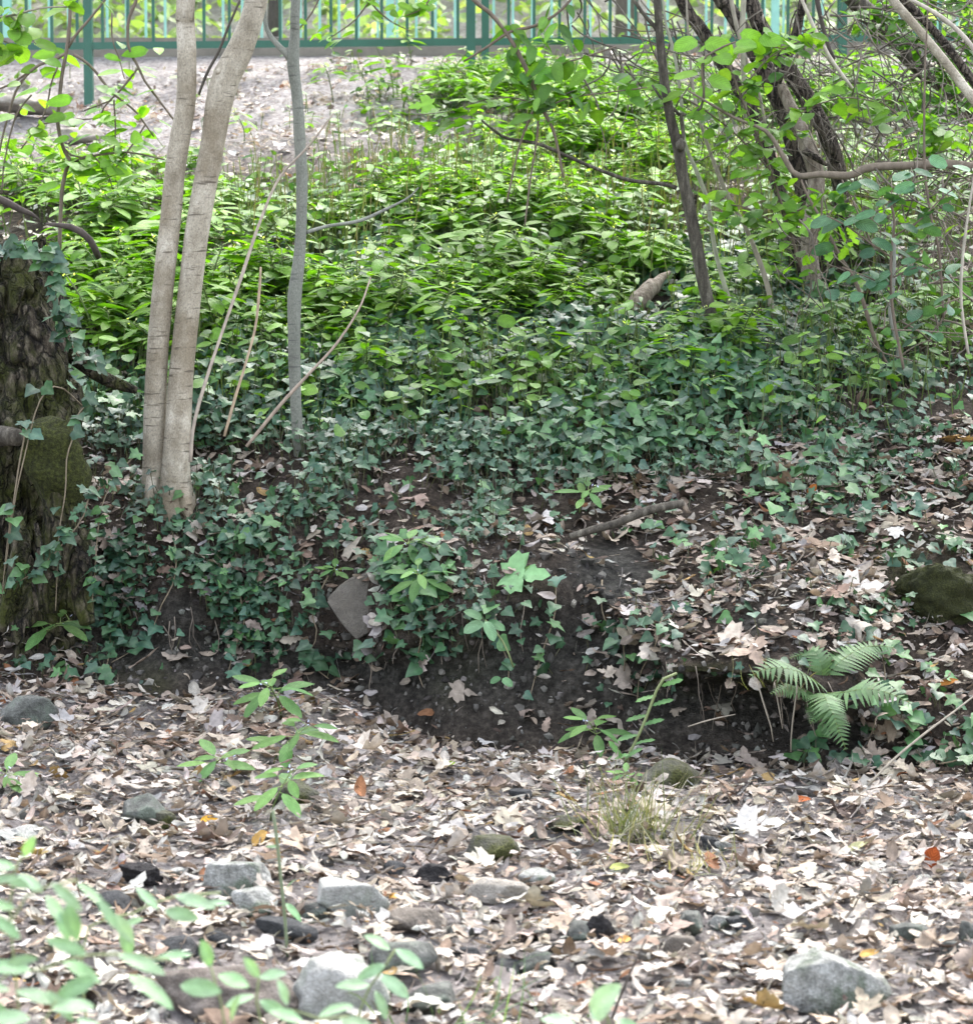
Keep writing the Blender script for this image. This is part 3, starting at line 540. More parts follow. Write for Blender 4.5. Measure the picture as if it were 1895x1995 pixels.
simple("thin_sapling", "curving grey stem in front of the rough trunks", "sapling", [(1492, 250, 9.3, 6), (1478, 180, 9.3, 6), (1456, 125, 9.3, 7), (1440, 70, 9.3, 8), (1428, 20, 9.3, 9), (1420, -30, 9.3, 9)], GT, group=g)
g = "dead stalks leaning among the greens"
simple("dead_stalk", "long pale dead stalk leaning from the twin stems' foot to the grey sapling", "stick", [(371, 900, 7.95, 8), (377, 830, 7.97, 7), (400, 745, 8.0, 7), (430, 655, 8.05, 6), (470, 540, 8.1, 7), (507, 430, 8.15, 6), (545, 345, 8.2, 5), (600, 285, 8.2, 4.5), (650, 220, 8.2, 4)], (.30, .25, .20), group=g)
simple("dead_stalk", "short tan dead stalk standing between the twin stems and the grey sapling", "stick", [(437, 850, 8.1, 6), (458, 775, 8.12, 6), (478, 710, 8.15, 5), (497, 640, 8.18, 5), (505, 570, 8.2, 6), (508, 520, 8.2, 4)], (.33, .25, .17), group=g)
simple("dead_stalk", "thin straight dead stick slanting up across the foot of the grey sapling", "stick", [(480, 870, 8.1, 7), (545, 790, 8.1, 7), (600, 730, 8.1, 6), (655, 670, 8.12, 5), (700, 600, 8.15, 4), (722, 540, 8.2, 3)], (.28, .22, .17), group=g)
# arching shrub of dark twigs at the upper left
def shrub(name, label, paths, leafspec, cat="shrub", col=BT, tw=None, Y=None, mat=None, group=None):
    first = path([(a, b, Y if len(c) == 1 else c[0], c[-1]) for a, b, *c in paths[0]]); t = thing(name, label, cat, first[0][:3], group); allp = []
    for k, pp in enumerate(paths):
        q = path([(a, b, Y if len(c) == 1 else c[0], c[-1]) for a, b, *c in pp]); a = Acc(); add_tube(a, q, col, rough=.08, sides=6, nf=16, seed=k)
        a.build("branch" if pp[0][-1] > 5 else "twig", M_TWIG, t); allp.append(resample(q, 24)[:, :3])
    for li, (tm, n, L, asp, cols, rect, droop) in enumerate(leafspec):
        rng = np.random.default_rng(len(label) + li); ap = np.vstack(allp); uu, vv = proj(ap)
        if rect is not None: k = (uu > rect[0]) & (uu < rect[2]) & (vv > rect[1]) & (vv < rect[3]); ap = ap[k] if k.sum() > 2 else ap
        w = rng.integers(0, len(ap), n); base = ap[w] + rng.normal(0, .035, (n, 3))
        if rect is not None and k.sum() <= 2: base = P(rng.uniform(rect[0], rect[2], n), rng.uniform(rect[1], rect[3], n), ap[w][:, 1] + rng.normal(0, .12, n))
        l = rng.uniform(*L, n); d = rdir(n, rng) + [0, 0, -droop]; nn = np.array([0, -.45, .9]) + .4 * rng.standard_normal((n, 3))
        V, F = leaves(tm, base, d, nn, l, l * asp * rng.uniform(.85, 1.15, n), .12, rng.uniform(.1, .6, n), 0, 0, .01, rng)
        a = Acc(); a.add(V, F, lcol(tm, pal(n, rng, cols, [3, 2, 2]), .15)); a.build("foliage", mat or M_TREE, t)
    return t
LG = [(.15, .30, .04), (.12, .25, .03), (.20, .35, .06)]; BG = [(.06, .14, .07), (.045, .105, .06), (.09, .19, .10)]; MG = [(.08, .18, .03), (.06, .14, .03), (.12, .24, .04)]
Z = lambda pts, w: [(x * .3412, y * .3412, w) for x, y in pts]
def taper(pts, w0, w1): return [(x * .3412, y * .3412, w0 + (w1 - w0) * k / (len(pts) - 1)) for k, (x, y) in enumerate(pts)]
shrub("arching_shrub", "loose shrub of dark arching twigs and sparse lime leaves before the left fence post", [
    taper([(340, 1420), (345, 1250), (355, 1080), (380, 960), (400, 920), (360, 840), (330, 700), (340, 560), (355, 420), (380, 290), (395, 160), (400, 60), (405, -80)], 8, 7),
    taper([(380, 300), (300, 345), (220, 370), (150, 430), (95, 510), (60, 610), (30, 720), (10, 800), (-30, 1000)], 7, 4), taper([(220, 370), (120, 440), (40, 490), (-60, 520)], 5, 4),
    taper([(390, 270), (430, 200), (500, 120), (590, 10), (640, -60)], 6, 4), taper([(420, 310), (480, 345), (540, 400), (600, 480), (660, 545), (720, 590), (780, 640), (830, 710), (880, 780)], 7, 3.5),
    taper([(800, -60), (770, 20), (735, 110), (728, 200), (740, 290), (790, 380), (820, 450), (870, 520), (930, 600), (990, 680)], 7, 4), taper([(790, 380), (740, 450), (690, 510), (640, 560), (600, 600), (570, 670)], 5, 3),
    taper([(640, 570), (560, 600), (480, 630)], 4, 3), taper([(400, 930), (450, 910), (530, 890), (600, 878), (700, 868), (800, 878), (940, 910)], 6, 3.5), taper([(540, 900), (590, 945), (625, 1010), (640, 1065)], 4, 2.5),
    taper([(360, 840), (400, 880), (450, 900), (530, 880)], 5, 4), taper([(650, 570), (655, 640), (660, 760), (650, 860)], 4, 2.5), taper([(830, 710), (760, 820), (700, 900), (650, 970)], 4, 2.5),
    taper([(330, 380), (290, 480), (270, 600), (220, 710), (120, 850)], 4, 2.5), taper([(180, 540), (100, 640), (50, 800), (20, 960), (10, 1100)], 4, 3), taper([(640, 70), (640, 220), (680, 330), (710, 450)], 3.5, 2),
    taper([(220, 710), (350, 690), (500, 680), (580, 665)], 3.5, 2.5)],
    [(T_OV, 120, (.06, .10), .66, LG, (0, 90, 340, 330), .2), (T_OV, 45, (.06, .10), .66, LG, (40, 240, 240, 450), .2)], Y=9.6)
simple("arching_sapling", "thin arching brown stems joining near the fence rail behind the right pale stem", "sapling", [(1135 * .3412, 540 * .3412, 9.9, 5), (1180 * .3412, 420 * .3412, 9.9, 6), (1250 * .3412, 290 * .3412, 9.9, 6), (1300 * .3412, 160 * .3412, 9.9, 5), (1370 * .3412, 0, 9.9, 5)], DT)
shrub("hazel_branch", "overhanging spray of big lime green leaves in the upper left corner", [[(-60, 40, 6), (20, 30, 5), (80, 15, 4), (150, 12, 3)], [(20, 30, 4), (50, 60, 3), (70, 85, 2)], [(-40, 60, 4), (10, 80, 3), (40, 100, 2)]],
    [(T_RND, 38, (.06, .105), .8, LG, (-60, -20, 170, 110), .35)], "branch", GT, Y=8.4)
shrub("beech_branch", "drooping twig with oval leaves hanging down over the centre of the fence", [
    [(905, -40, 8), (923, 0, 8), (957, 27, 8), (998, 82, 8), (1032, 150, 9), (1053, 205, 8), (1077, 252, 6), (1090, 307, 5), (1097, 345, 4)], [(903, 119, 4), (947, 92, 6), (995, 60, 7), (1039, 51, 7), (1083, 27, 6), (1114, -5, 6), (1140, -50, 6)],
    [(1044, 201, 5), (1015, 273, 4), (998, 341, 4), (988, 392, 3)], [(1048, 235, 4), (1044, 283, 4), (1034, 341, 4), (1022, 440, 3)], [(1040, 165, 4), (1080, 130, 4), (1140, 110, 4), (1200, 90, 3)], [(1050, 205, 4), (1000, 190, 3), (940, 195, 3), (880, 215, 2), (800, 225, 2)], [(1060, 210, 4), (1110, 190, 3), (1180, 180, 3), (1260, 170, 3)]],
    [(T_OV, 46, (.06, .095), .62, MG, (985, 0, 1130, 190), .9), (T_OV, 34, (.06, .095), .62, MG, (1000, 120, 1300, 240), .3), (T_MAP, 12, (.07, .10), 1.0, LG, (760, 180, 1000, 240), .1)], "branch", BT, Y=8.75)
shrub("round_leaved_branch", "twig with a few big round bright leaves in front of the rough trunks", [[(1372, 190, 4), (1368, 120, 4), (1400, 95, 4), (1440, 80, 3), (1490, 88, 3), (1530, 95, 2)]],
    [(T_RND, 16, (.065, .10), .85, LG, None, .2)], "branch", BT, Y=8.7)
shrub("blue_leaved_shrub", "open shrub with bluish round leaves under the dead level branch at the right", [
    [(1760, 720, 6), (1738, 600, 6), (1735, 500, 5), (1742, 430, 5), (1730, 380, 4)], [(1735, 500, 4), (1690, 470, 4), (1650, 440, 4), (1610, 420, 3)], [(1740, 460, 4), (1790, 430, 4), (1840, 380, 3), (1890, 350, 3)], [(1738, 560, 4), (1690, 540, 3), (1640, 520, 3)], [(1740, 540, 4), (1790, 520, 3), (1850, 530, 3)], [(1700, 480, 4), (1660, 390, 3), (1640, 350, 3)], [(1760, 640, 4), (1820, 600, 3), (1870, 580, 3)], [(1730, 400, 4), (1760, 365, 3), (1800, 350, 3)]],
    [(T_RND, 100, (.045, .085), .74, BG, None, .25)], "shrub", BT, Y=8.6, mat=M_HERB)
shrub("hanging_twig", "twig with yellow-green oak-like leaves below the split trunk", [[(1600, 380, 4), (1600, 420, 4), (1590, 460, 3), (1575, 500, 2)], [(1598, 425, 3), (1625, 450, 2)]], [(T_OAK, 12, (.07, .10), .8, LG, None, .8)], "branch", BT, Y=8.7)
def tangle(name, label, cu, cv, su, sv, Y0, Y1, n, seed, col, wid=(2, 5), cat="shrub", slope=(0, 1)):
    rng = np.random.default_rng(seed); a = Acc(); lead = None
    for k in range(n):
        u, v, Y = cu + su * rng.uniform(-1, 1), cv + sv * rng.uniform(-1, 1), rng.uniform(Y0, Y1); an = rng.normal(*slope); ln = rng.uniform(60, 220); w = rng.uniform(*wid); q = [(u, v, Y, w)]
        for s in range(5): an += rng.normal(0, .28); u += math.cos(an) * ln / 5; v += math.sin(an) * ln / 5; Y += rng.normal(0, .05); q.append((u, v, Y, w * (1 - .14 * (s + 1))))
        add_tube(a, path(q), np.array(col) * rng.uniform(.6, 1.4), sides=5, n=10)
    o = a.build(name, M_TWIG); return tag(o, label, cat)
shrub("overhanging_spray", "fine bright leafy twigs dangling in front of the fence left of its centre posts", [[(700, -60, 5), (720, 0, 4), (760, 40, 3), (800, 60, 2)], [(640, -50, 4), (610, 20, 4), (570, 70, 3)], [(720, 0, 3), (690, 40, 3), (640, 75, 2)], [(850, -50, 4), (830, 10, 3), (790, 30, 2)]], [(T_OV, 60, (.045, .08), .62, LG, None, .3)], "branch", BT, Y=9.8)
shrub("veiling_bush", "tall thin bush with light green leaves veiling the rough-barked trunks", [[(1560, 520, 6), (1500, 330, 5), (1440, 180, 4), (1400, 60, 3)], [(1500, 330, 4), (1420, 250, 4), (1330, 190, 3), (1240, 170, 2)], [(1480, 280, 4), (1560, 220, 3), (1640, 190, 3), (1720, 200, 2)], [(1440, 180, 3), (1500, 110, 3), (1580, 70, 2)], [(1530, 420, 4), (1640, 380, 3), (1760, 400, 3), (1860, 440, 2)], [(1540, 450, 4), (1440, 400, 3), (1380, 410, 2)], [(1720, 200, 3), (1800, 260, 3), (1880, 250, 2)]], [(T_OV, 330, (.045, .085), .64, LG, None, .25), (T_RND, 90, (.05, .08), .8, MG, None, .3)], "bush", BT, Y=9.1)
tangle("dead_brush", "tangle of dry grey twigs filling the upper right corner behind the pale pole", 1720, 130, 190, 150, 9.4, 10.8, 170, 5, (.12, .10, .08))
tangle("dead_brush", "fine bare twigs woven through and above the rough-barked trunks", 1520, 150, 200, 140, 9.0, 10.2, 120, 15, (.10, .085, .065), (1.6, 4), slope=(1.2, .6))
tangle("dead_brush", "thin bare twigs slanting across the shade below the level dead branch", 1680, 440, 180, 110, 8.7, 9.4, 70, 16, (.13, .11, .085), (1.5, 4), slope=(1.1, .5))
tangle("dead_brush", "tangle of fine dead twigs around the level branch at the right edge", 1780, 350, 150, 90, 8.9, 9.6, 100, 6, (.15, .125, .10))
tangle("dead_brush", "sparse dry twigs low in the greens at the right edge, below the blue-leaved shrub", 1790, 600, 120, 100, 8.7, 9.2, 30, 8, (.16, .13, .10))
tangle("dead_brush", "wispy twigs hanging between the drooping beech twig and the dark sapling", 1210, 60, 110, 80, 9.2, 9.8, 40, 9, (.09, .075, .06), (3, 5), slope=(.9, .4))
shrub("leafy_bush", "loose mid green bush behind the pale pole in the upper right corner", [[(1900, 260, 6), (1850, 160, 5), (1800, 80, 4), (1760, 20, 3)], [(1850, 160, 4), (1880, 80, 3), (1890, 20, 3)], [(1800, 80, 3), (1720, 60, 3), (1660, 20, 2)], [(1880, 220, 4), (1780, 200, 3), (1690, 190, 3), (1640, 160, 2)], [(1700, 20, 3), (1780, 10, 3), (1880, 5, 3)]],
    [(T_OV, 420, (.045, .08), .62, MG, None, .3)], "bush", BT, Y=10.2)

# ------------------------------------------------------------------ mossy stump at the left edge
def stump():
    p0, _ = G(20, 1200); Y = 7.92; base = P(15, 1205, Y); top = P(10, 482, Y + .12)
    t = thing("mossy_stump", "big mossy broken stump with fissured bark at the left edge of the bank", "stump", base)
    nh, na = 150, 190; a = np.linspace(0, 2 * math.pi, na, endpoint=False); h = np.linspace(-.1, 1, nh)[:, None]
    c = base[None, None] * (1 - h[..., None]) + top[None, None] * h[..., None]
    r0 = np.interp(h, [-.1, 0, .2, .4, .52, .62, 1], [.20, .19, .175, .185, .195, .182, .132])
    fl = np.clip(1 - h / .45, 0, 1) ** 1.5 * .20 * np.maximum(0, np.sin(a * 5 + .6)) ** 1.5
    dirs = np.stack([np.cos(a), np.sin(a), 0 * a], -1)[None]; V = c + dirs * (r0 + fl * r0)[..., None]
    q = V * [1, 1, .22]; n = fbm(q, 12, 5, 4); n2 = fbm(V, 6, 8, 3); q2 = V * [1, 1, .33]; d = .016 * n + .03 * n2 - .040 * np.clip(.30 - np.abs(fbm(q2, 15, 31, 3)), 0, 1) / .30 + .012 * fbm(V * [1, 1, .5], 34, 12, 3)
    V = V + dirs * d[..., None]; V[-1, :, 2] += .04 * fbm(V[-1], 14, 3, 2); V[-2, :, 2] += .02 * fbm(V[-1], 14, 3, 2)
    rim = V[-1]; cap = rim * .45 + top * .55; cap[:, 2] -= .03; V = np.concatenate([V, cap[None]]); nh += 1
    i = np.arange(nh - 1)[:, None] * na; j = np.arange(na)[None]; j2 = (j + 1) % na; F = np.stack([i + j, i + j2, i + na + j2, i + na + j], -1).reshape(-1, 4)
    k = nh * na; Vf = np.vstack([V.reshape(-1, 3), top - [0, 0, .05]]); jj = np.arange(na); F3 = np.stack([(nh - 1) * na + jj, (nh - 1) * na + (jj + 1) % na, np.full(na, k)], -1)
    mesh("bark", Vf, [F, F3], M_STUMP, t)
    for pts in ([(28, 1000, 7.66, 34), (42, 1060, 7.63, 36), (30, 1110, 7.62, 32), (14, 1180, 7.62, 26), (5, 1230, 7.62, 18)], [(150, 1040, 7.75, 50), (158, 1110, 7.70, 44), (162, 1170, 7.68, 40), (170, 1215, 7.66, 30)], [(95, 900, 7.7, 60), (120, 990, 7.7, 66), (110, 1080, 7.7, 56), (90, 1190, 7.7, 40)],
                [(70, 1020, 7.6, 10), (78, 1070, 7.58, 12), (66, 1130, 7.58, 9), (72, 1190, 7.58, 7)], [(110, 640, 7.98, 40), (145, 690, 8.0, 36), (200, 735, 8.05, 26), (265, 760, 8.1, 16)]):
        a_ = Acc(); add_tube(a_, path(pts), rough=.16, sides=14, nf=10, seed=len(pts)); a_.build("root", M_STUMP, t)
    a_ = Acc(); add_tube(a_, path([(-30, 850, 7.72, 40), (5, 848, 7.66, 38), (36, 852, 7.62, 34)]), rough=.12, sides=14, nf=12); a_.build("branch_stub", M_DARK, t)
    a_ = Acc(); add_tube(a_, path([(70, 835, 7.80, 40), (92, 860, 7.74, 105), (112, 905, 7.70, 120), (122, 955, 7.72, 96), (126, 990, 7.76, 40)]), rough=.22, sides=24, nf=16, n=30); a_.build("burr", M_MOSSY, t)
    return t, base, top
STUMP, SB, ST = stump()
# ------------------------------------------------------------------ rocks
_bm = bmesh.new(); bmesh.ops.create_icosphere(_bm, subdivisions=5, radius=1.0); ICO = np.array([v.co[:] for v in _bm.verts]); ICOF = np.array([[v.index for v in f.verts] for f in _bm.faces]); _bm.free()
def rock_mat(name, lo, mid, hi, patch=None, scale=22, moss=None):
    m, nt, b, out = nodes(name); n = noise_tex(nt, scale, 8, .7); n2 = noise_tex(nt, 9, 5, .65); n3 = noise_tex(nt, 210, 3, .7)
    c = ramp(nt, n.outputs[0], [(.3, lo), (.5, mid), (.72, hi)]).outputs[0]
    if patch: c = mixc(nt, ramp(nt, n2.outputs[0], [(.48, (0, 0, 0)), (.58, (1, 1, 1))]).outputs[0], c, patch)
    if moss:
        mc = ramp(nt, n3.outputs[0], [(.3, tuple(x * .3 for x in moss)), (.7, moss)]).outputs[0]; c = mixc(nt, ramp(nt, n2.outputs[0], [(.40, (0, 0, 0)), (.56, (1, 1, 1))]).outputs[0], c, mc)
    sp = ramp(nt, n3.outputs[0], [(.35, (.8,) * 3), (.65, (1.15,) * 3)]).outputs[0]; nt.links.new(mixc(nt, 1.0, c, sp, 'MULTIPLY'), b.inputs["Base Color"]); b.inputs["Roughness"].default_value = .9; b.inputs["Specular IOR Level"].default_value = .25
    ad = N(nt, "ShaderNodeMath", operation='ADD'); nt.links.new(n.outputs[0], ad.inputs[0]); nt.links.new(n3.outputs[0], ad.inputs[1]); bump(nt, ad.outputs[0], .9, .010, b); return m
RM = dict(fullmoss=rock_mat("moss_cushion", (.010, .011, .004), (.025, .028, .008), (.06, .064, .018), None, 60, (.042, .046, .012)), grey=rock_mat("grey_stone", (.035, .036, .031), (.10, .102, .092), (.22, .22, .205), (.13, .15, .12)), pale=rock_mat("pale_stone", (.20, .195, .178), (.34, .335, .31), (.46, .45, .43), (.28, .29, .25)),
          dark=rock_mat("dark_stone", (.018, .0185, .019), (.040, .041, .042), (.09, .09, .088)), moss=rock_mat("mossy_stone", (.05, .05, .04), (.10, .095, .08), (.17, .165, .14), None, 22, (.075, .080, .022)),
          brown=rock_mat("brown_stone", (.07, .06, .048), (.14, .12, .10), (.23, .205, .175)), char=rock_mat("charred_wood", (.008, .007, .008), (.020, .018, .018), (.055, .05, .05)), beige=rock_mat("beige_stone", (.18, .16, .13), (.28, .255, .22), (.38, .355, .31)), slate=rock_mat("slate", (.078, .069, .057), (.112, .10, .083), (.15, .136, .116), None, 14),
          earth=rock_mat("earth_clod", (.05, .042, .036), (.12, .10, .085), (.21, .185, .165)), lichen=rock_mat("lichen_stone", (.10, .10, .088), (.27, .27, .25), (.50, .50, .475), (.12, .14, .105), 26))
def poly_rock(dims, seed, planes=None, soft=26, rough=.035, npl=11):
    rng = np.random.default_rng(seed)
    if planes is None:
        nrm = rng.standard_normal((npl, 3)); nrm /= np.linalg.norm(nrm, axis=1)[:, None]; d = rng.uniform(.62, .95, npl); nrm = np.vstack([nrm, [0, 0, 1], [0, 0, -1]]); d = np.append(d, [rng.uniform(.7, .95), .8])
    else: nrm = np.array([q[:3] for q in planes], float); nrm /= np.linalg.norm(nrm, axis=1)[:, None]; d = np.array([q[3] for q in planes])
    s = np.maximum(ICO @ nrm.T, 1e-3) / d[None]; r = 1 / (np.sum(s ** soft, 1) ** (1 / soft)); r = np.minimum(r, 1.25)
    V = ICO * r[:, None]; V = V * (1 + rough * fbm(V + seed, 3.0, seed, 5)[:, None]); return V * np.array(dims) * .5
NROCK = [0]
def rock(name, label, u, v, w, h, mat, seed=None, depth=.8, rot=None, group=None, planes=None, soft=26, rough=.035, sink=.22, cat="stone", npl=11, Y=None):
    """A stone whose picture stands w by h photo pixels with the middle of its foot at (u, v)."""
    NROCK[0] += 1; seed = seed or NROCK[0] * 13; p, _ = G(u, v - h * .12); Y = p[1]
    W = px(w, Y) * 1.08; H = px(h, Y) * 1.0; D = W * depth; V = poly_rock((W, D, H * (1 + sink)), seed, planes, soft, rough, npl)
    if planes is None:
        a = rot if rot is not None else (seed * 1.7) % .6 - .3; V = V @ np.array([[math.cos(a), math.sin(a), 0], [-math.sin(a), math.cos(a), 0], [0, 0, 1]])
    V = V + p + np.array([0, 0, H * (.5 - sink * .5)]); ROCKS.append((p, W * (.2 if mat == "fullmoss" else .46), D * (.2 if mat == "fullmoss" else .46), H)); o = mesh(name, V, ICOF, RM[mat], None, origin=p); tag(o, label, cat, group); return o
g = "loose stones in the dry stream bed"
rock("boulder", "biggest wedge-shaped grey boulder, standing alone in the lower right of the stream bed", 1618, 1976, 188, 132, "lichen", 5, .62, 0, g, [(-.62, -.78, .08, .70), (.42, -.86, .28, .66), (.50, .05, .84, .50), (-1, .1, .05, .92), (0, 1, .1, .8), (1, 0, .35, .98), (-.55, -.1, .83, .66), (0, 0, -1, .9), (-.2, -.3, .93, .78)], 44, .06, .12)
rock("boulder", "big pale blurred boulder near the camera at the bottom, left of centre", 640, 2005, 180, 150, "pale", 8, .9, .2, g, None, 16, .09, .35)
rock("stone", "dark angular stone with a lichened top at the left edge, under the stump", 60, 1427, 112, 70, "grey", 21, .7, .1, g)
rock("stone", "dark grey stone half buried behind the little greenish block", 282, 1612, 96, 68, "grey", 22, .8, None, g)
rock("stone", "small greenish block leaning on a dark grey stone", 318, 1624, 54, 46, "moss", 23, .8, None, g)
rock("stone", "olive mossy stone beside the small balsam plants on the left", 575, 1572, 82, 48, "moss", 24, .8, None, g)
rock("stone", "flat-topped grey slab left of the big pale stone", 462, 1748, 112, 68, "lichen", 25, .6, .05, g, [(0, -.95, .2, .8), (-.9, -.3, .1, .9), (.9, -.2, .3, .9), (0, .1, 1, .75), (0, 1, 0, .9), (0, 0, -1, .9), (.5, -.8, .4, .85)])
rock("stone", "light grey lump just below the flat-topped slab", 498, 1787, 84, 54, "lichen", 26, .8, None, g)
rock("stone", "big pale stone in the middle of the left group", 670, 1790, 138, 78, "pale", 27, .7, .1, g)
rock("stone", "small grey-green stone in front of the big pale stone", 612, 1795, 60, 36, "grey", 28, .8, None, g)
rock("stone", "long near-black stone under the light grey lump", 552, 1836, 108, 46, "dark", 29, .6, None, g)
rock("stone", "dark wet-looking stone behind the blurred leaves at the left", 228, 1792, 66, 56, "dark", 30, .8, None, g)
rock("stone", "small near-black stone left of the long dark one", 416, 1850, 54, 36, "dark", 31, .8, None, g)
rock("stone", "low dark stone in the blurred leaves, next to the smallest black one", 358, 1868, 76, 36, "dark", 32, .7, None, g)
rock("stone", "round two-tone stone right of the big blurred boulder", 785, 1900, 104, 66, "grey", 33, .8, None, g, None, 9, .02)
rock("stone", "rounded pinkish grey stone above the two-tone one", 808, 1818, 92, 54, "brown", 34, .8, None, g, None, 9, .03)
rock("stone", "dark wedge stone at the bottom edge, left of the grass blades", 845, 1978, 108, 62, "grey", 35, .8, None, g)
rock("stone", "yellowish mossy stone in the middle of the stream bed", 952, 1680, 90, 48, "moss", 36, .8, None, g)
rock("stone", "small dark stone left of the charred lump", 772, 1706, 38, 28, "dark", 37, .8, None, g, None, 10)
rock("stone", "small brown round stone right of the charred lump", 908, 1702, 46, 30, "brown", 38, .8, None, g, None, 8, .02)
rock("stone", "broad beige stone below the charred lump", 968, 1755, 100, 44, "beige", 39, .8, None, g)
rock("stone", "pale stone with a dark side, right of the broad beige stone", 1045, 1742, 82, 46, "lichen", 40, .8, None, g)
rock("stone", "smooth green-grey stone lying against a charred lump at centre right", 1130, 1838, 54, 38, "grey", 41, .8, None, g, None, 9, .02)
rock("stone", "blue-grey stone in the lower middle, behind the grass blades", 1045, 1900, 62, 44, "grey", 42, .8, None, g)
rock("stone", "flat dark stone beside the blue-grey one", 985, 1900, 60, 28, "dark", 43, .8, None, g)
rock("stone", "low dark flake right of the two-tone stone", 908, 1868, 62, 24, "dark", 44, .7, None, g)
rock("stone", "grey angular stone up the bed from the biggest boulder, left of it", 1342, 1828, 62, 46, "grey", 45, .8, None, g)
rock("stone", "smooth brown egg-shaped stone below the grey angular one", 1318, 1866, 60, 46, "brown", 46, .8, None, g, None, 7, .015)
rock("stone", "small pale grey stone between the angular one and a black one", 1402, 1812, 40, 30, "lichen", 47, .8, None, g)
rock("stone", "small black round stone right of the angular grey one", 1440, 1812, 44, 32, "dark", 48, .8, None, g, None, 10)
rock("stone", "bluish stone half under leaves, upper right of the biggest boulder", 1765, 1834, 72, 36, "grey", 49, .8, None, g)
rock("stone", "small stone cut by the right edge of the picture", 1884, 1840, 44, 42, "grey", 50, .8, None, g)
rock("stone", "small upright grey stone near the right edge, below the cut-off one", 1848, 1870, 34, 34, "grey", 51, .8, None, g)
rock("stone", "brown stone at the foot of the undercut bank near the dry grass", 1370, 1634, 50, 32, "brown", 52, .8, None, g)
rock("stone", "black pebble just below the brown stone near the dry grass", 1384, 1654, 36, 26, "dark", 53, .8, None, g)
rock("stone", "pale pebble stone at the far left, below the stump-side stone", 40, 1650, 70, 40, "pale", 54, .8, None, g)
rock("stone", "mossy rounded stone sunk in the leaves below the undercut bank", 1310, 1536, 118, 58, "moss", 55, .8, None, g, None, 8, .05)
rock("stone", "mossy flat stone left of the dry grass tuft", 1110, 1622, 66, 34, "moss", 56, .8, None, g)
rock("stone", "dark stone behind the beige one in the leaves", 745, 1668, 50, 26, "dark", 57, .8, None, g)
rock("stone", "dark flat stone above the pale lump in the middle", 1010, 1566, 44, 28, "dark", 58, .8, None, g)
rng = np.random.default_rng(77); pts, _, pu, pv, _ = on_ground(46, lambda u, v, t, p: ((t < 4.9) & (u > 20) & (u < 1880) & (v > 1560) & (v < 1985)) * 1.0, rng)
for k in range(46):
    s = rng.uniform(14, 30); mt = ["grey", "dark", "brown", "lichen", "pale"][rng.integers(0, 5)]
    side = "left" if pu[k] < 650 else ("middle" if pu[k] < 1250 else "right"); row = "near the camera" if pv[k] > 1790 else "towards the bank"
    nm = dict(grey="grey", dark="black", brown="brown", lichen="light grey", pale="whitish")[mt]
    rock("pebble", f"{nm} pebble among dead leaves in the {side} of the stream bed, {row}", pu[k], pv[k], s * 1.15, s * .8, mt, 100 + k, .9, None, f"{nm} pebbles in the {side} of the bed {row}", None, 9, .03, cat="pebble", npl=8)
rock("charred_lump", "black charred lump of wood left of the small brown stone", 845, 1728, 68, 42, "char", 60, .7, .2, None, None, 20, .16, cat="charred wood")
rock("charred_lump", "black charred lump beside the smooth green-grey stone", 1170, 1840, 50, 52, "char", 61, .8, .1, None, None, 20, .16, cat="charred wood")
rock("charred_lump", "black crumbling bark lump above the dark stones at the left", 275, 1726, 76, 42, "char", 62, .7, .1, None, None, 20, .16, cat="charred wood")
rock("charred_lump", "thin black piece of charred wood under the sagging pale leaf at right", 1610, 1672, 62, 24, "char", 63, .5, .1, None, None, 20, .12, cat="charred wood")
rock("earth_mound", "dark brown earth mound near the camera under the blurred leaves", 455, 1996, 290, 125, "earth", 64, .6, 0, None, None, 8, .10, .3, "earth mound", 16)
rock("mossy_boulder", "dark moss-covered boulder bulging from the bank at the right edge", 1815, 1205, 225, 112, "fullmoss", 65, .5, 0, None, None, 5, .22, .45, "boulder", 14)
rock("flat_stone", "pale flat stone lying under the fence at the left edge", 65, 222, 140, 42, "beige", 66, .8, 0, None, None, 16, .05, .2)
rock("flat_stone", "rounded pale stone lying down the slope from the left fence post", 152, 284, 76, 34, "beige", 67, .8, 0, None, None, 12, .05, .2)
def slab():
    o = np.array([(752, 1104), (753, 1150), (744, 1208), (730, 1228), (694, 1250), (672, 1226), (634, 1172), (650, 1152), (676, 1134), (720, 1116)], float)
    Y0 = 7.60; f = P(o[:, 0], o[:, 1], Y0 + (1250 - o[:, 1]) * .0009); th = np.array([.012, .035, .01]); m = len(o)
    bm = bmesh.new(); a = [bm.verts.new(p) for p in f]; b = [bm.verts.new(p + th) for p in f]; bm.faces.new(a); bm.faces.new(b[::-1])
    for k in range(m): bm.faces.new((a[(k + 1) % m], a[k], b[k], b[(k + 1) % m]))
    bmesh.ops.recalc_face_normals(bm, faces=bm.faces); bmesh.ops.bevel(bm, geom=list(bm.edges), offset=.004, segments=2, affect='EDGES'); bmesh.ops.triangulate(bm, faces=bm.faces); bmesh.ops.subdivide_edges(bm, edges=bm.edges, cuts=3)
    V = np.array([v.co[:] for v in bm.verts]); bm.faces.ensure_lookup_table(); bmesh.ops.triangulate(bm, faces=bm.faces); F = np.array([[v.index for v in q.verts] for q in bm.faces]); bm.free()
    V = V + .003 * np.stack([fbm(V, 18, 3), fbm(V, 18, 4), fbm(V, 18, 5)], -1)
    tag(mesh("slate_slab", V, F, RM["slate"], None, smooth=False, origin=f[4]), "flat pointed grey-brown slab of slate standing in the bank below the ivy", "slate")
slab()
def log(name, label, pts, mat, rough=.2, cat="log"): return simple(name, label, cat, pts, None, rough, 16, None, mat)
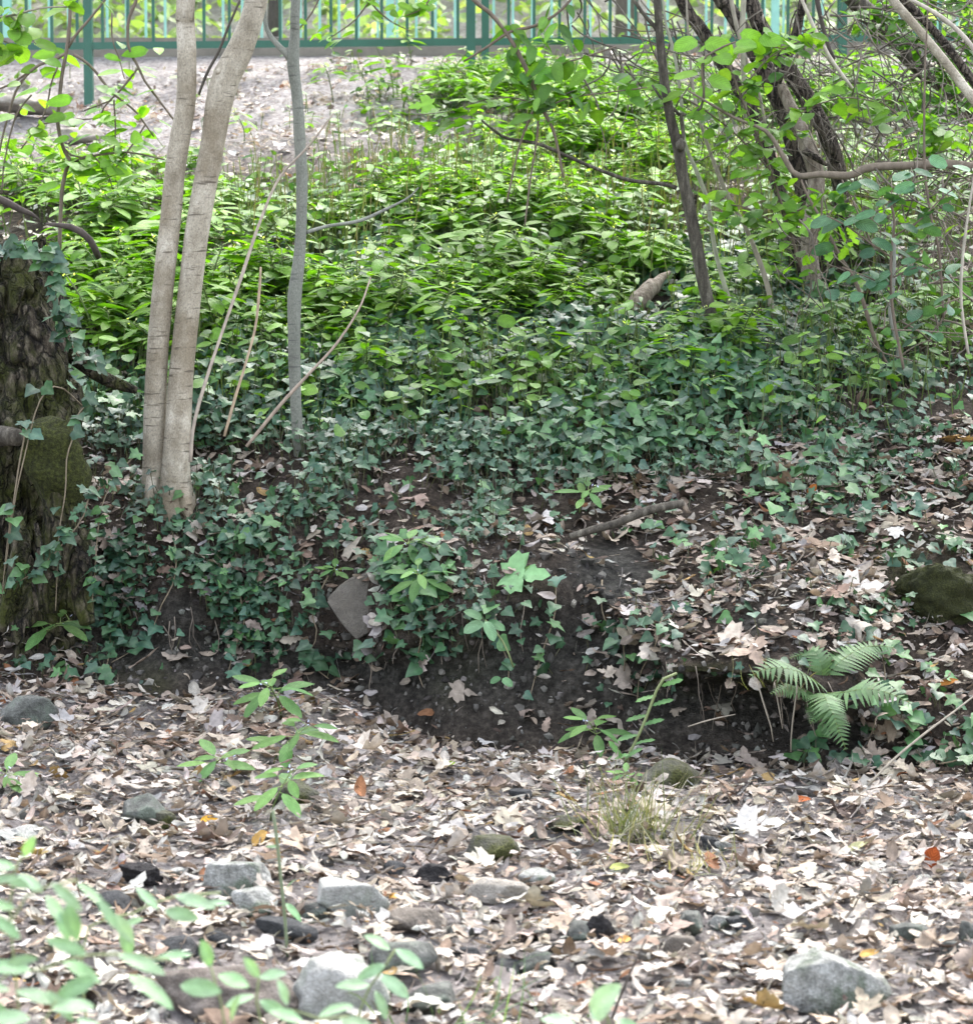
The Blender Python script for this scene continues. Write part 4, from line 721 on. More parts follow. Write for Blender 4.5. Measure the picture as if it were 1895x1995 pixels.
log("rotten_log", "short pale rotten log end lying in the greens left of the dark leaning sapling", [(1222, 612, 9.3, 18), (1240, 590, 9.35, 30), (1266, 562, 9.45, 33), (1290, 540, 9.55, 20), (1304, 530, 9.6, 8)], M_SPLIT, .35)
log("fallen_branch", "dark rotting branch along the top of the bare earth patch on the bank", [(1110, 1046, 7.72, 12), (1150, 1034, 7.73, 15), (1200, 1020, 7.74, 16), (1260, 995, 7.76, 18), (1330, 980, 7.8, 16)], M_DARK)

# ------------------------------------------------------------------ fences and what stands behind them
def bar_box(a, x0, x1, y0, y1, z0, z1, dz=0.0):
    V = np.array([(x, y, z + (dz if x == x1 else 0)) for x in (x0, x1) for y in (y0, y1) for z in (z0, z1)]); F = np.array([(0, 1, 3, 2), (4, 6, 7, 5), (0, 4, 5, 1), (2, 3, 7, 6), (0, 2, 6, 4), (1, 5, 7, 3)]); a.add(V, F)
def fence(label, name, Y, mat, sp, ph, vrail, posts, u0, u1, bw, top):
    zr = lambda u, dv=0: P(u, vrail(u) + dv, Y)[2]; x = lambda u: P(u, 80, Y)[0]
    t = thing(name, label, "fence", P(CU, 90, Y)); rb = px(13.5, Y)
    for nm, z in (("rail", 0.0), ("rail", top)):
        a = Acc(); xa, xb = x(u0), x(u1); bar_box(a, xa, xb, Y - .02, Y + .02, zr(u0) + z - rb, zr(u0) + z, zr(u1) - zr(u0)); a.build(nm, mat, t, False)
    u = u0 + ph
    while u < u1:
        a = Acc(); xx = x(u); bar_box(a, xx - bw / 2, xx + bw / 2, Y - bw / 2, Y + bw / 2, zr(u) - .002, zr(u) + top - rb + .002); a.build("bar", mat, t, False); u += sp
    for (ua, vb, wd) in posts:
        a = Acc(); xx = x(ua); bar_box(a, xx - wd / 2, xx + wd / 2, Y - .024, Y + .024, P(ua, vb, Y)[2] - .15, zr(ua) + top + .05); a.build("post", mat, t, False)
    return t
fence("dark green metal bar fence along the top of the slope", "metal_fence", 13.4, M_METAL, 49.4, 11, lambda u: 84 - 19 * u / 1895, [(172, 210, .042), (917, 132, .044), (945, 132, .036), (-560, 230, .042), (1640, 130, .042), (2360, 130, .042)], -700, 2500, .0145, 1.0)
fence("bar fence on the far side of the path, coloured pale to look sunlit", "far_fence", 17.7, M_METAL_LIT, 37.6, 7, lambda u: 92 - 10 * u / 1895, [(1509, 100, .05), (760, 100, .05), (15, 100, .05)], -700, 2500, .0155, 1.0)
a = Acc(); bar_box(a, -5.5, 5.5, 13.86, 14.02, 2.15, P(0, 84, 13.86)[2] + .03, -.005); tag(a.build("concrete_kerb", M_CONC, None, False, origin=(0, 13.9, 2.3)), "low grey concrete kerb wall behind the dark green fence", "kerb")
def far_trees():
    rng = np.random.default_rng(4)
    for k, (u, w, Y, lab, c) in enumerate([(232, 34, 20.5, "thick grey trunk behind the fence, right of the left fence post", (.30, .27, .26)), (534, 24, 20, "dark trunk behind the fence, seen beside the grey sapling", (.07, .06, .055)), (1220, 46, 19.6, "broad dark trunk behind the fence, left of the leaning sapling", (.11, .09, .08)), (1285, 26, 22, "brown trunk behind the fence at the leaning sapling's top", (.15, .12, .1)), (780, 14, 22, "thin brown trunk behind the fence left of the centre posts", (.2, .17, .14)), (1700, 30, 21, "grey trunk behind the fence above the dead brush", (.2, .18, .16)), (60, 20, 23, "slim brown trunk behind the fence at the far left", (.16, .13, .11))]):
        b = P(u, 60, Y); z0 = np.interp(Y, [19.2, 25], [2.4, 5.0]); q = [(b[0], Y, z0 - .2, px(w, Y) * .62), (b[0], Y, z0 + .3, px(w, Y) * .5), (b[0] + .05, Y, z0 + 2, px(w, Y) * .46), (b[0] + .2, Y + .1, z0 + 4.2, px(w, Y) * .3)]
        t = thing("background_tree", lab, "tree", q[0][:3], "trees beyond the path"); a = Acc(); add_tube(a, q, c, sides=10, rough=.06); a.build("trunk", M_TWIG, t)
        crown(t, (b[0] + .2, Y + .6, z0 + 4.4), (1.5, 1.2, 1.0), 350, LG, (.14, .22), 30 + k, clumps=14)
far_trees()
def far_greens():
    rng = np.random.default_rng(8); acc = Acc(); n = 15000
    p, nn, u, v, t = on_ground(n, lambda u, v, t, p: ((t > 18.55) & (t < 19.7) & (np.abs(p[..., 0]) < 5.5)) * np.clip(.5 + fbm(p, .9, 3, 3), .1, 2), rng); h = rng.random(n) ** 1.3 * (.25 + 1.5 * np.clip(.3 + fbm(p, .7, 9, 2), 0, 1))
    p = p + np.array([0, 0, 1.]) * h[:, None]; l = rng.uniform(.07, .15, n); V, F = leaves(T_OVS, p, rdir(n, rng) + [0, 0, -.3], np.array([0, -.5, .8]) + .5 * rng.standard_normal((n, 3)), l, l * .65, .12, .4)
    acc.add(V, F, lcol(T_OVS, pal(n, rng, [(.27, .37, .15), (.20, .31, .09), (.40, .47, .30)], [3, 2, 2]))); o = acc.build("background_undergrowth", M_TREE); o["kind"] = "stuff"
far_greens()
# ------------------------------------------------------------------ ivy and undergrowth (nobody could count it)
IVYC = [(.026, .070, .032), (.038, .094, .040), (.017, .047, .023), (.062, .145, .045), (.028, .074, .046)]; IVYW = [4, 4, 3, 1.6, 3]
def d_ivy(u, v, t, p):
    gap = np.where(blob(u, v, [(690, 1185, 80, 80, 1), (1265, 615, 60, 40, 1)]) > .45, .04, 1)
    band = blob(u, v, [(330, 1015, 90, 40, 1), (470, 930, 140, 90, 1), (750, 850, 520, 150, 1), (1250, 780, 380, 120, .9), (1650, 760, 330, 95, .8), (500, 1020, 290, 110, .8), (900, 1000, 230, 80, .55), (1500, 930, 400, 120, .22), (1600, 1130, 350, 160, .09), (230, 1060, 110, 150, .22), (210, 850, 90, 140, .5), (950, 620, 650, 130, .5), (1500, 600, 300, 130, .75), (560, 1245, 150, 70, .5)])
    low = blob(u, v, [(400, 1140, 290, 130, .85), (700, 1140, 240, 75, .62), (880, 1190, 150, 80, .4), (90, 1080, 110, 120, .5), (1000, 1160, 170, 90, .22), (1200, 1280, 120, 100, .06), (1800, 1420, 130, 120, .12), (130, 1290, 120, 60, .10), (1650, 1480, 120, 50, .08)])
    return gap * np.maximum(band, low) * (t > 4.9) * np.where(blob(u, v, [(1190, 1120, 80, 65, 1), (350, 1200, 50, 55, 1)]) > .5, .1, 1) * np.clip(.65 + 1.1 * fbm(p, 4.5, 41, 3), .05, 2.2)
def ivy_mesh(p, nn, rng, h, cols=IVYC, w=IVYW, L=(.024, .054), stems=True, acc=None, temps=(0, 1, 2)):
    acc = acc or Acc(); m = len(p); l = rng.uniform(*L, m); tip = p + nn * (h * .5)[:, None] + np.array([0, 0, 1.]) * (h * .6)[:, None] + rng.normal(0, .012, (m, 3))
    nr_ = np.array([0, -.55, .75]) + .30 * nn + .34 * rng.standard_normal((m, 3)); d = rdir(m, rng) * .8 + np.array([0, -.45, -.35]); c = pal(m, rng, cols, w, .15)
    for k, tm in enumerate((T_IVY, T_IVY2, T_IVY3)):
        s = (np.arange(m) % 3) == k
        if s.any(): V, F = leaves(tm, tip[s], d[s], nr_[s], l[s], l[s] * rng.uniform(.95, 1.2, s.sum()), .12, rng.uniform(-.1, .7, s.sum()), rng.normal(0, .35, s.sum()), 0, .012, rng); acc.add(V, F, lcol(tm, c[s], .22, (.16, .22, .14)))
    if stems:
        a, b = p, tip; s = np.array([[.0012, 0, 0], [-.0012, 0, 0]]); V = np.stack([a + s[0], a + s[1], b + s[1], b + s[0]], 1).reshape(-1, 3); F = np.arange(m)[:, None] * 4 + np.arange(4)[None]; acc.add(V, F, (.055, .055, .028))
    return acc
def ivy():
    rng = np.random.default_rng(21); n = 17500; p, nn, u, v, t = on_ground(n, d_ivy, rng); h = rng.uniform(.008, .07, n) * np.where((v > 650) & (v < 1000) & (u < 1500), 1.2, .7); k9 = np.clip(fbm(p, 3.0, 88, 3), -1, 1)
    a0 = Acc(); s9 = k9 > .1; ivy_mesh(p[s9], nn[s9], rng, h[s9] * 1.3, IVYC, [3, 4, 1, 4, 2], (.028, .050), acc=a0); o = ivy_mesh(p[~s9], nn[~s9], rng, h[~s9], IVYC, [4, 3, 4, .8, 3], (.016, .038), acc=a0).build("ivy_ground_cover", M_IVY); o["kind"] = "stuff"
ivy()
def undergrowth():
    rng = np.random.default_rng(22); n = 14000
    dn = lambda u, v, t, p: blob(u, v, [(900, 720, 750, 150, .8), (900, 560, 800, 190, 1), (1550, 560, 420, 190, 1), (300, 560, 300, 200, .7), (1100, 350, 600, 90, .4), (200, 340, 260, 60, .25), (1650, 330, 350, 150, .55), (800, 190, 900, 80, .06), (1150, 200, 420, 70, .35), (1550, 210, 320, 80, .45), (1650, 190, 300, 60, .3), (60, 150, 120, 60, .12)]) * (t > 8) * (t < 15.6) * np.where((u < 640) & (v < 320), .3, 1) * np.where(blob(u, v, [(1262, 630, 60, 50, 1)]) > .5, .35, 1) * np.clip(.6 + 1.2 * fbm(p, 2.2, 55, 3), .05, 2)
    p, nn, u, v, t = on_ground(n, dn, rng); h = rng.uniform(.02, .14, n) * np.where(v < 340, .45, 1); tip = p + np.array([0, 0, 1.]) * h[:, None] + rng.normal(0, .02, (n, 3)); l = rng.uniform(.03, .07, n)
    acc = Acc(); c = pal(n, rng, [(.055, .13, .028), (.085, .18, .028), (.034, .082, .028), (.12, .235, .03)], [4, 4, 2, 4]); d = rdir(n, rng) + [0, -.2, -.15]; nr_ = np.array([0, -.35, .85]) + .36 * rng.standard_normal((n, 3))
    for k, tm in enumerate((T_OV, T_RND, T_LAN)):
        s = np.arange(n) % 3 == k; V, F = leaves(tm, tip[s], d[s], nr_[s], l[s], l[s] * (.62, .85, .4)[k], .12, rng.uniform(0, .7, s.sum()), 0, 0, .01, rng); acc.add(V, F, lcol(tm, c[s], .2))
    s = np.array([[.0016, 0, 0], [-.0016, 0, 0]]); V = np.stack([p + s[0], p + s[1], tip + s[1], tip + s[0]], 1).reshape(-1, 3); acc.add(V, np.arange(n)[:, None] * 4 + np.arange(4)[None], (.06, .085, .028))
    # bare thin stalks standing in the hollows of the slope
    m = 700; q, _, _, _, _ = on_ground(m, lambda u, v, t, p: blob(u, v, [(800, 400, 260, 60, 1), (1150, 420, 350, 90, .8), (600, 480, 200, 60, .7), (1500, 450, 300, 150, .5)]) * (t > 8), rng); e = q + np.stack([rng.normal(0, .03, m), rng.normal(0, .03, m), rng.uniform(.1, .3, m)], -1)
    V = np.stack([q + s[0], q + s[1], e + s[1], e + s[0]], 1).reshape(-1, 3); acc.add(V, np.arange(m)[:, None] * 4 + np.arange(4)[None], pal(m * 4, rng, [(.07, .10, .03), (.11, .085, .05)], [2, 1]))
    o = acc.build("undergrowth", M_HERB); o["kind"] = "stuff"
undergrowth()
def vine(label, pts, n, seed, name="ivy_vine", L=(.03, .052), off=.012, cat="ivy", Ys=None, mat=None, cols=IVYC):
    rng = np.random.default_rng(seed); q = []
    for k, (u, v) in enumerate(pts):
        if Ys is not None: q.append(P(u, v, Ys[k]))
        else: p, nn = G(u, v); q.append(p + nn * off + np.array([0, -.012, .004]))
    q = np.array(q); w = np.hstack([q, np.linspace(.0026, .0014, len(q))[:, None]]); t = thing(name, label, cat, q[0]); a = Acc(); add_tube(a, w, (.15, .12, .08), sides=5, rough=.1); a.build("stem", M_TWIG, t)
    rs = resample(q, 60); k = np.sort(rng.integers(0, 60, n)); ivy_mesh(rs[k], np.tile([0, -.8, .4], (n, 1)), rng, rng.uniform(.01, .03, n), cols, IVYW, L).build("foliage", mat or M_IVY, t); return t
vine("ivy strand hanging down the left part of the stump", [(52, 830), (38, 900), (26, 980), (14, 1060), (4, 1160)], 5, 1, Ys=[7.6, 7.58, 7.55, 7.55, 7.55])
vine("long pale bent runner over the stump beside the branch stub", [(160, 790), (120, 755), (92, 760), (70, 800), (50, 880), (34, 950), (22, 1020), (10, 1110)], 7, 2, Ys=[7.7, 7.62, 7.6, 7.58, 7.56, 7.55, 7.55, 7.55])
vine("ivy strand hanging from the litter ledge down the right part of the stump", [(180, 780), (150, 810), (140, 860), (130, 890), (127, 960), (116, 1030), (112, 1100), (108, 1190)], 9, 3, Ys=[7.75, 7.68, 7.64, 7.62, 7.6, 7.58, 7.57, 7.57])
vine("thick ivy climbing the right flank of the stump", [(190, 720), (150, 690), (128, 640), (112, 580), (100, 530), (88, 500)], 55, 4, Ys=[7.95, 7.85, 7.8, 7.8, 7.82, 7.85], L=(.03, .055))
vine("dry ivy draped on the broken top of the stump", [(-10, 505), (30, 492), (60, 488), (95, 498), (115, 520)], 26, 5, Ys=[7.82, 7.8, 7.8, 7.82, 7.85])
vine("dense ivy spilling over the roots at the lower part of the stump", [(175, 960), (160, 1010), (130, 1050), (95, 1090), (60, 1120), (20, 1140)], 34, 6, Ys=[7.6, 7.56, 7.55, 7.54, 7.54, 7.54], L=(.022, .045))
vine("ivy curtain between the stump and the twin stems' foot", [(260, 890), (225, 930), (200, 980), (190, 1040), (185, 1110), (180, 1170)], 30, 7, Ys=[7.9, 7.85, 7.78, 7.72, 7.68, 7.64], L=(.022, .045))
for k, (lab, pts, n) in enumerate([("ivy strand hanging over the dark hole in the bank at left", [(470, 1160), (480, 1220), (465, 1260), (450, 1300), (442, 1330)], 7), ("ivy trailing from the foot of the twin stems down the bank", [(330, 1010), (345, 1080), (340, 1140), (320, 1180), (300, 1230), (270, 1270), (220, 1300)], 12),
        ("ivy strand down the bank face below the slate slab", [(800, 1180), (820, 1240), (815, 1290), (830, 1340)], 9), ("ivy strand hanging in the middle of the dark bank face", [(960, 1200), (975, 1250), (990, 1300), (985, 1350)], 6), ("ivy strand running down the litter chute right of the dark bank face", [(1080, 1130), (1078, 1200), (1060, 1260), (1045, 1310), (1030, 1370)], 9),
        ("ivy strand below the bare earth patch", [(1170, 1140), (1180, 1200), (1220, 1260), (1215, 1310)], 8), ("ivy strand left of the undercut", [(1290, 1200), (1280, 1260), (1250, 1310), (1240, 1370)], 9), ("ivy hanging below the fern to the stream bed", [(1600, 1390), (1590, 1430), (1570, 1470), (1565, 1530)], 8), ("ivy strand on the leafy bank right of the fern", [(1710, 1270), (1715, 1340), (1700, 1400), (1690, 1460)], 7), ("ivy in the litter at the right edge", [(1880, 1480), (1840, 1500), (1800, 1490), (1770, 1440)], 14), ("ivy strand left of the slate slab", [(640, 1130), (610, 1190), (620, 1240), (600, 1290), (640, 1330)], 12), ("ivy strand by the left foot of the bank", [(240, 1200), (230, 1250), (215, 1290), (205, 1330)], 8)]): vine(lab, pts, n, 40 + k)

# ------------------------------------------------------------------ balsam plants
def balsam_parts(seed, h, nl, L, top=True):
    rng = np.random.default_rng(seed); bend = rng.normal(0, .05, 2); z = np.linspace(0, 1, 6); st = np.stack([bend[0] * z ** 2, bend[1] * z ** 2, h * z, np.linspace(.0034, .0018, 6)], -1); a = Acc(); add_tube(a, st, (.085, .12, .035), sides=5, n=8)
    k = np.arange(nl); zz = 1 - .45 * ((nl - 1 - k) / nl) ** 1.0 * rng.uniform(.9, 1.1, nl); zz = np.clip(zz, .45, 1); an = k * 2.4 + rng.normal(0, .3, nl); b0 = np.stack([bend[0] * zz ** 2, bend[1] * zz ** 2, h * zz], -1)
    d = np.stack([np.cos(an), np.sin(an), np.full(nl, .12)], -1); pet = rng.uniform(.015, .03, nl); b1 = b0 + d * pet[:, None] + np.array([0, 0, .006])
    for q in range(nl): add_tube(a, [(*b0[q], .0013), (*b1[q], .001)], (.19, .26, .08), sides=4, n=3, cap=False)
    l = L * np.interp(zz, [.35, .8, 1], [1.0, 1.05, .62]) * rng.uniform(.85, 1.1, nl); dd = d.copy(); dd[:, 2] = rng.uniform(-.16, .12, nl)
    V, F = leaves(T_BAL, b1, dd, np.array([0, 0, 1.]) + .13 * rng.standard_normal((nl, 3)), l, l * rng.uniform(.48, .60, nl), .10, rng.uniform(.1, .6, nl), 0, 0, .008, rng); c = pal(nl, rng, [(.125, .25, .024), (.098, .205, .022), (.155, .285, .028)], [3, 2, 2], .08); f = Acc(); f.add(V, F, lcol(T_BAL, c, .16))
    # small flower buds under the top leaves
    m = 4; bp = np.tile([bend[0], bend[1], h], (m, 1)) + rng.normal(0, .012, (m, 3)); V, F = leaves(T_OVS, bp, rdir(m, rng) + [0, 0, .6], np.array([0, 0, 1.]) + .3 * rng.standard_normal((m, 3)), .011, .006, .2); f.add(V, F, np.array([(.55, .58, .30)])); return a, f
PROTO = []
for k in range(9):
    a, f = balsam_parts(300 + k, (.10, .13, .17, .11, .15, .19, .10, .14, .17)[k], (9, 10, 12, 10, 11, 13, 9, 11, 12)[k], (.080, .085, .095, .082, .09, .10, .075, .085, .09)[k]); PROTO.append((a, f))
BUILT = {}
def balsam(p, rz, s, label, group, k, tilt=(0, 0)):
    t = thing("balsam_plant", label, "wild plant", p, group); t.rotation_mode = 'ZXY'; t.rotation_euler = (tilt[0], tilt[1], rz); t.scale = (s,) * 3
    if k not in BUILT:
        a, f = PROTO[k]; so = mesh("stem", np.concatenate(a.V), ([np.concatenate(a.F3)] if a.F3 else []) + [np.concatenate(a.F4)], M_STEM, None, np.concatenate(a.C)); fo = mesh("foliage", np.concatenate(f.V), np.concatenate(f.F3), M_BALSAM, None, np.concatenate(f.C)); so.parent = t; fo.parent = t; BUILT[k] = (so, fo)
    else:
        for o in BUILT[k]: c = o.copy(); c.parent = t; COL.objects.link(c)
    return t
def d_bal(u, v, t, p):
    w = blob(u, v, [(620, 560, 430, 130, 1), (1080, 560, 330, 110, .9), (240, 560, 130, 150, 1), (900, 420, 560, 80, .9), (1050, 330, 500, 60, .8), (230, 400, 250, 80, .55), (700, 690, 400, 100, .9), (1150, 710, 280, 90, .7), (450, 650, 270, 100, 1), (1600, 330, 260, 140, .55), (1450, 500, 230, 100, .45), (120, 340, 180, 40, .2), (800, 260, 420, 45, .28), (1150, 220, 380, 70, .6), (1550, 230, 320, 80, .7), (300, 720, 100, 40, .3)])
    return w * (t > 8.5) * (t < 15.3) * np.where((u < 640) & (v < 340), .25, 1) * np.where(blob(u, v, [(1262, 640, 75, 60, 1)]) > .4, .02, 1) * np.clip(.55 + 1.5 * fbm(p, 1.6, 71, 3), .03, 2.2)
ZONES = [(lambda u, v: v < 300 and u < 560, "balsam plant in bright litter between left fence post and grey sapling"), (lambda u, v: v < 300 and u < 1290, "balsam plant in the bright litter below the centre fence posts"), (lambda u, v: v < 300, "balsam plant below the fence under the rough-barked trunks"),
         (lambda u, v: u < 300, "lime green balsam plant behind the mossy stump, left of the twin stems"), (lambda u, v: u < 570 and v < 480, "balsam plant high on the slope between twin stems and grey sapling"), (lambda u, v: u < 570, "lime green balsam plant low on the slope between twin stems and grey sapling"),
         (lambda u, v: u < 1340 and v < 430, "balsam plant up the slope by the dark hollow, right of the grey sapling"), (lambda u, v: u < 900 and v < 600, "lime green balsam plant in the dense drift just right of the grey sapling"), (lambda u, v: u < 1340 and v < 600, "lime green balsam plant in the drift left of the dark leaning sapling"), (lambda u, v: u < 1340, "balsam plant at the lower edge of the drift where the ivy begins"), (lambda u, v: True, "balsam plant in the shade right of the dark leaning sapling")]
def drift():
    rng = np.random.default_rng(33); n = 295; p, nn, u, v, t = on_ground(n, d_bal, rng)
    for k in range(n):
        lab = next(l for f, l in ZONES if f(u[k], v[k])); balsam(p[k], rng.random() * 6.28, rng.uniform(.8, 1.2) * (1.25 if v[k] > 450 else .95), lab, lab.replace("balsam plant", "balsam plants"), int(rng.integers(0, 9)), (rng.normal(.10, .10), rng.normal(.10, .10)))
    m = 800; p, nn, u, v, t = on_ground(m, lambda u, v, t, p: d_bal(u, v, t, p) * np.where(v < 470, .9, .8), rng); acc = Acc()
    for k in range(m):
        a, f = PROTO[int(rng.integers(0, 9))]; an = rng.random() * 6.28; s = rng.uniform(.7, 1.1); M = np.array([[math.cos(an), math.sin(an), 0], [-math.sin(an), math.cos(an), 0], [0, 0, 1]]) * s
        acc.add(np.concatenate(f.V) @ M + p[k], np.concatenate(f.F3), np.concatenate(f.C) * rng.uniform(.8, 1.1)); acc.add(np.concatenate(a.V) @ M + p[k], np.concatenate(a.F4), np.concatenate(a.C))
    o = acc.build("balsam_undergrowth", M_BALSAM); o["kind"] = "stuff"
drift()
for k in range(3): PROTO.append(balsam_parts(400 + k, (.11, .14, .09)[k], (9, 10, 8)[k], (.098, .105, .095)[k], True))
for a, f in PROTO[9:]: f.C = [c * [.95, .92, 2.9, 1, 1] for c in f.C]
def single(u, v, h, k, label, s=1.0, rz=0.0, tilt=(.42, 0)):
    p, _ = G(u, v + h * .7); return balsam(p, rz, s, label, None, 9 + k // 3, tilt)
g1 = [(800, 1040, 60, 0, "pale green balsam plant in the ivy straight above the slate slab's right corner", .82, .3), (825, 1130, 60, 3, "pale green balsam plant right of the slate slab", .82, 1.2), (1128, 965, 50, 6, "pale green balsam plant at the lower edge of the ivy above the bare earth patch", .75, 2.0), (645, 1100, 40, 6, "small balsam seedling touching the slate slab's upper left edge", .5, .5),
      (548, 1340, 90, 3, "tallest pale green balsam plant at the foot of the bank, left of centre", .95, .8), (533, 1445, 70, 0, "pale balsam plant just below the tallest one in the dead leaves", .85, 2.4), (405, 1482, 50, 6, "low spreading balsam plant in the dead leaves left of the tall pair", .8, 1.0), (527, 1570, 45, 0, "pale balsam plant in the litter beside the olive mossy stone", .78, 3.0),
      (1170, 1438, 45, 3, "balsam plant at the foot of the bank beside the prickly shoot", .78, .2), (72, 1225, 55, 0, "light green balsam plant under the stump at the left edge", .9, 1.9), (5, 1505, 40, 6, "balsam plant cut by the left edge below the lichened stone", .7, .4), (1210, 1508, 25, 6, "tiny balsam seedling below the prickly shoot", .42, .4)]
for u, v, h, k, l, s, rz in g1: single(u, v, h, k, l, s, rz)
# ------------------------------------------------------------------ fern, grass, sprigs, single leaves, sticks
def fern():
    p, _ = G(1600, 1345); t = thing("fern", "light green fern with arching fronds on the lip of the undercut bank", "fern", p); rng = np.random.default_rng(3)
    FR = [[(1600, 1345, 7.0), (1575, 1318, 6.9), (1530, 1302, 6.84), (1490, 1303, 6.82), (1460, 1318, 6.8)], [(1602, 1340, 7.0), (1600, 1300, 6.98), (1585, 1268, 7.0), (1560, 1276, 7.02), (1538, 1282, 7.0)], [(1604, 1340, 7.0), (1625, 1300, 7.0), (1660, 1272, 7.05), (1700, 1258, 7.1), (1742, 1262, 7.1)], [(1602, 1350, 6.98), (1640, 1350, 6.88), (1690, 1342, 6.84), (1735, 1352, 6.82), (1775, 1372, 6.8)],
          [(1598, 1350, 6.98), (1605, 1355, 6.86), (1615, 1378, 6.8), (1628, 1405, 6.78), (1634, 1428, 6.78)], [(1600, 1355, 6.98), (1615, 1390, 6.86), (1632, 1420, 6.82), (1648, 1462, 6.8)], [(1596, 1350, 6.98), (1560, 1345, 6.92), (1530, 1342, 6.9), (1500, 1352, 6.88)], [(1600, 1350, 7.0), (1592, 1385, 6.88), (1578, 1410, 6.84)]]
    for k, fr in enumerate(FR):
        q = np.array([P(*f) for f in fr]); rs = resample(q, 40); a = Acc(); add_tube(a, np.hstack([q, np.linspace(.0016, .0007, len(q))[:, None]]), (.12, .16, .05), sides=5); tg = np.gradient(rs, axis=0); tg /= np.linalg.norm(tg, axis=1)[:, None]
        side = np.cross(tg, np.array([0, -.55, .8])); side /= np.linalg.norm(side, axis=1)[:, None]; Lf = np.linalg.norm(np.diff(rs, axis=0), axis=1).sum(); s = np.arange(6, 40, 2)
        w = np.interp(s, [6, 12, 26, 39], [.14, .24, .19, .03]) * Lf
        for sg in (-1, 1):
            V, F = leaves(T_FERN, rs[s], side[s] * sg + tg[s] * .45 + [0, 0, -.08], np.cross(side[s], tg[s]) + .1 * rng.standard_normal((len(s), 3)), w, np.minimum(w * .27, .013), .1, .35, 0, 0, 0); a.add(V, F, lcol(T_FERN, pal(len(s), rng, [(.10, .18, .075), (.08, .145, .058)], [1, 1], .06)))
        a.build("frond", M_HERB, t)
fern()
def grass(name, label, u, v, n, h, col, seed, spread=.10, cat="grass tuft"):
    p, _ = G(u, v); rng = np.random.default_rng(seed); b = p + np.stack([rng.normal(0, spread * .5, n), rng.normal(0, spread * .35, n), np.zeros(n) - .005], -1); d = np.stack([rng.normal(0, .45, n), rng.normal(-.15, .4, n), np.ones(n)], -1); l = rng.uniform(.5, 1, n) * h
    V, F = leaves(T_BLADE, b, d, np.cross(d, rdir(n, rng)), l, .0034, .1, rng.normal(0, 1.3, n)); a = Acc(); a.add(V, F, lcol(T_BLADE, pal(n, rng, col, [2, 1]))); tag(a.build(name, M_HERB, None, origin=p), label, cat)
grass("grass_tuft", "dry straw-green tuft of thin grass in the middle right of the stream bed", 1235, 1640, 150, .24, [(.22, .21, .145), (.125, .145, .08)], 2)
grass("grass_tuft", "sparse dead grass wisps right of the main dry tuft", 1330, 1700, 45, .15, [(.30, .275, .20), (.18, .19, .11)], 3, .12)
grass("grass_tuft", "wide green grass blades near the camera at the bottom centre", 930, 2010, 26, .20, [(.09, .17, .07), (.13, .21, .10)], 4, .16)
grass("grass_tuft", "hanging root-like dry grass under the fern's left frond", 1515, 1335, 40, .11, [(.2, .17, .12), (.12, .13, .06)], 6, .10)
def sprig(name, label, pts, Y, lv, cols, tm=None, wid=4, mat=None, cat="wild plant", scol=(.16, .19, .08)):
    """A stem through pixels at depth Y, with leaves given one by one: (u, v, length px, direction degrees, tilt)."""
    q = path([(u, v, Y, wid) for u, v in pts])
    if Y < 4.4: q = np.vstack([[q[0][0] + .03, Y + .02, 0.0, q[0][3]], q])
    t = thing(name, label, cat, q[0][:3]); a = Acc(); add_tube(a, q, scol, sides=5); a.build("stem", M_STEM, t); f = Acc(); rng = np.random.default_rng(len(label)); tm = tm or T_OV
    for (u, v, L, an, asp) in lv:
        b = P(u, v, Y + rng.normal(0, .03)); l = px(L, Y); d = np.array([[math.cos(R(an)), -.35, math.sin(R(an))]]); V, F = leaves(tm, b[None], d, np.array([[.1, -.6, .75]]) + .15 * rng.standard_normal((1, 3)), l, l * asp, .12, .35, 0, 0, .012, rng); f.add(V, F, lcol(tm, pal(1, rng, cols, [1] * len(cols), .08), .2))
    f.build("foliage", mat or M_HERB, t)
FG = [(.12, .24, .11), (.10, .20, .09), (.155, .28, .145)]
sprig("bramble_sprig", "three-leaved pale strawberry-like sprig hanging over the dark bank face", [(1000, 1300), (985, 1260), (965, 1230), (945, 1208)], 7.38, [(940, 1205, 42, 150, .7), (942, 1212, 46, 200, .8), (945, 1210, 44, -60, .8), (946, 1206, 40, 60, .6), (950, 1210, 40, -20, .7), (975, 1320, 24, 200, .9), (978, 1322, 26, -30, .9)], FG, T_RND)
sprig("maple_seedling", "single star-shaped pale maple leaf in the litter right of the slate slab", [(1008, 1140), (1005, 1125), (1003, 1118)], 7.55, [(985, 1120, 90, 8, 1.0)], [(.16, .30, .14)], T_MAP)
# prickly shoot with toothed leaves
PS = [(1212, 1495), (1225, 1470), (1245, 1430), (1262, 1390), (1275, 1355), (1290, 1325), (1318, 1312)]
sprig("prickly_shoot", "curved prickly green shoot standing before the undercut bank", PS, 6.98, [(1225 + k * 9, 1470 - k * 19, 46, 25 if k % 2 else 185, .5) for k in range(8)] + [(1212, 1480, 50, 120, .5), (1210, 1485, 46, 200, .5), (1215, 1490, 44, -40, .5), (1216, 1478, 44, 40, .5), (1205, 1492, 40, -110, .5)], [(.085, .18, .06), (.105, .21, .075)], T_OAK, 6)
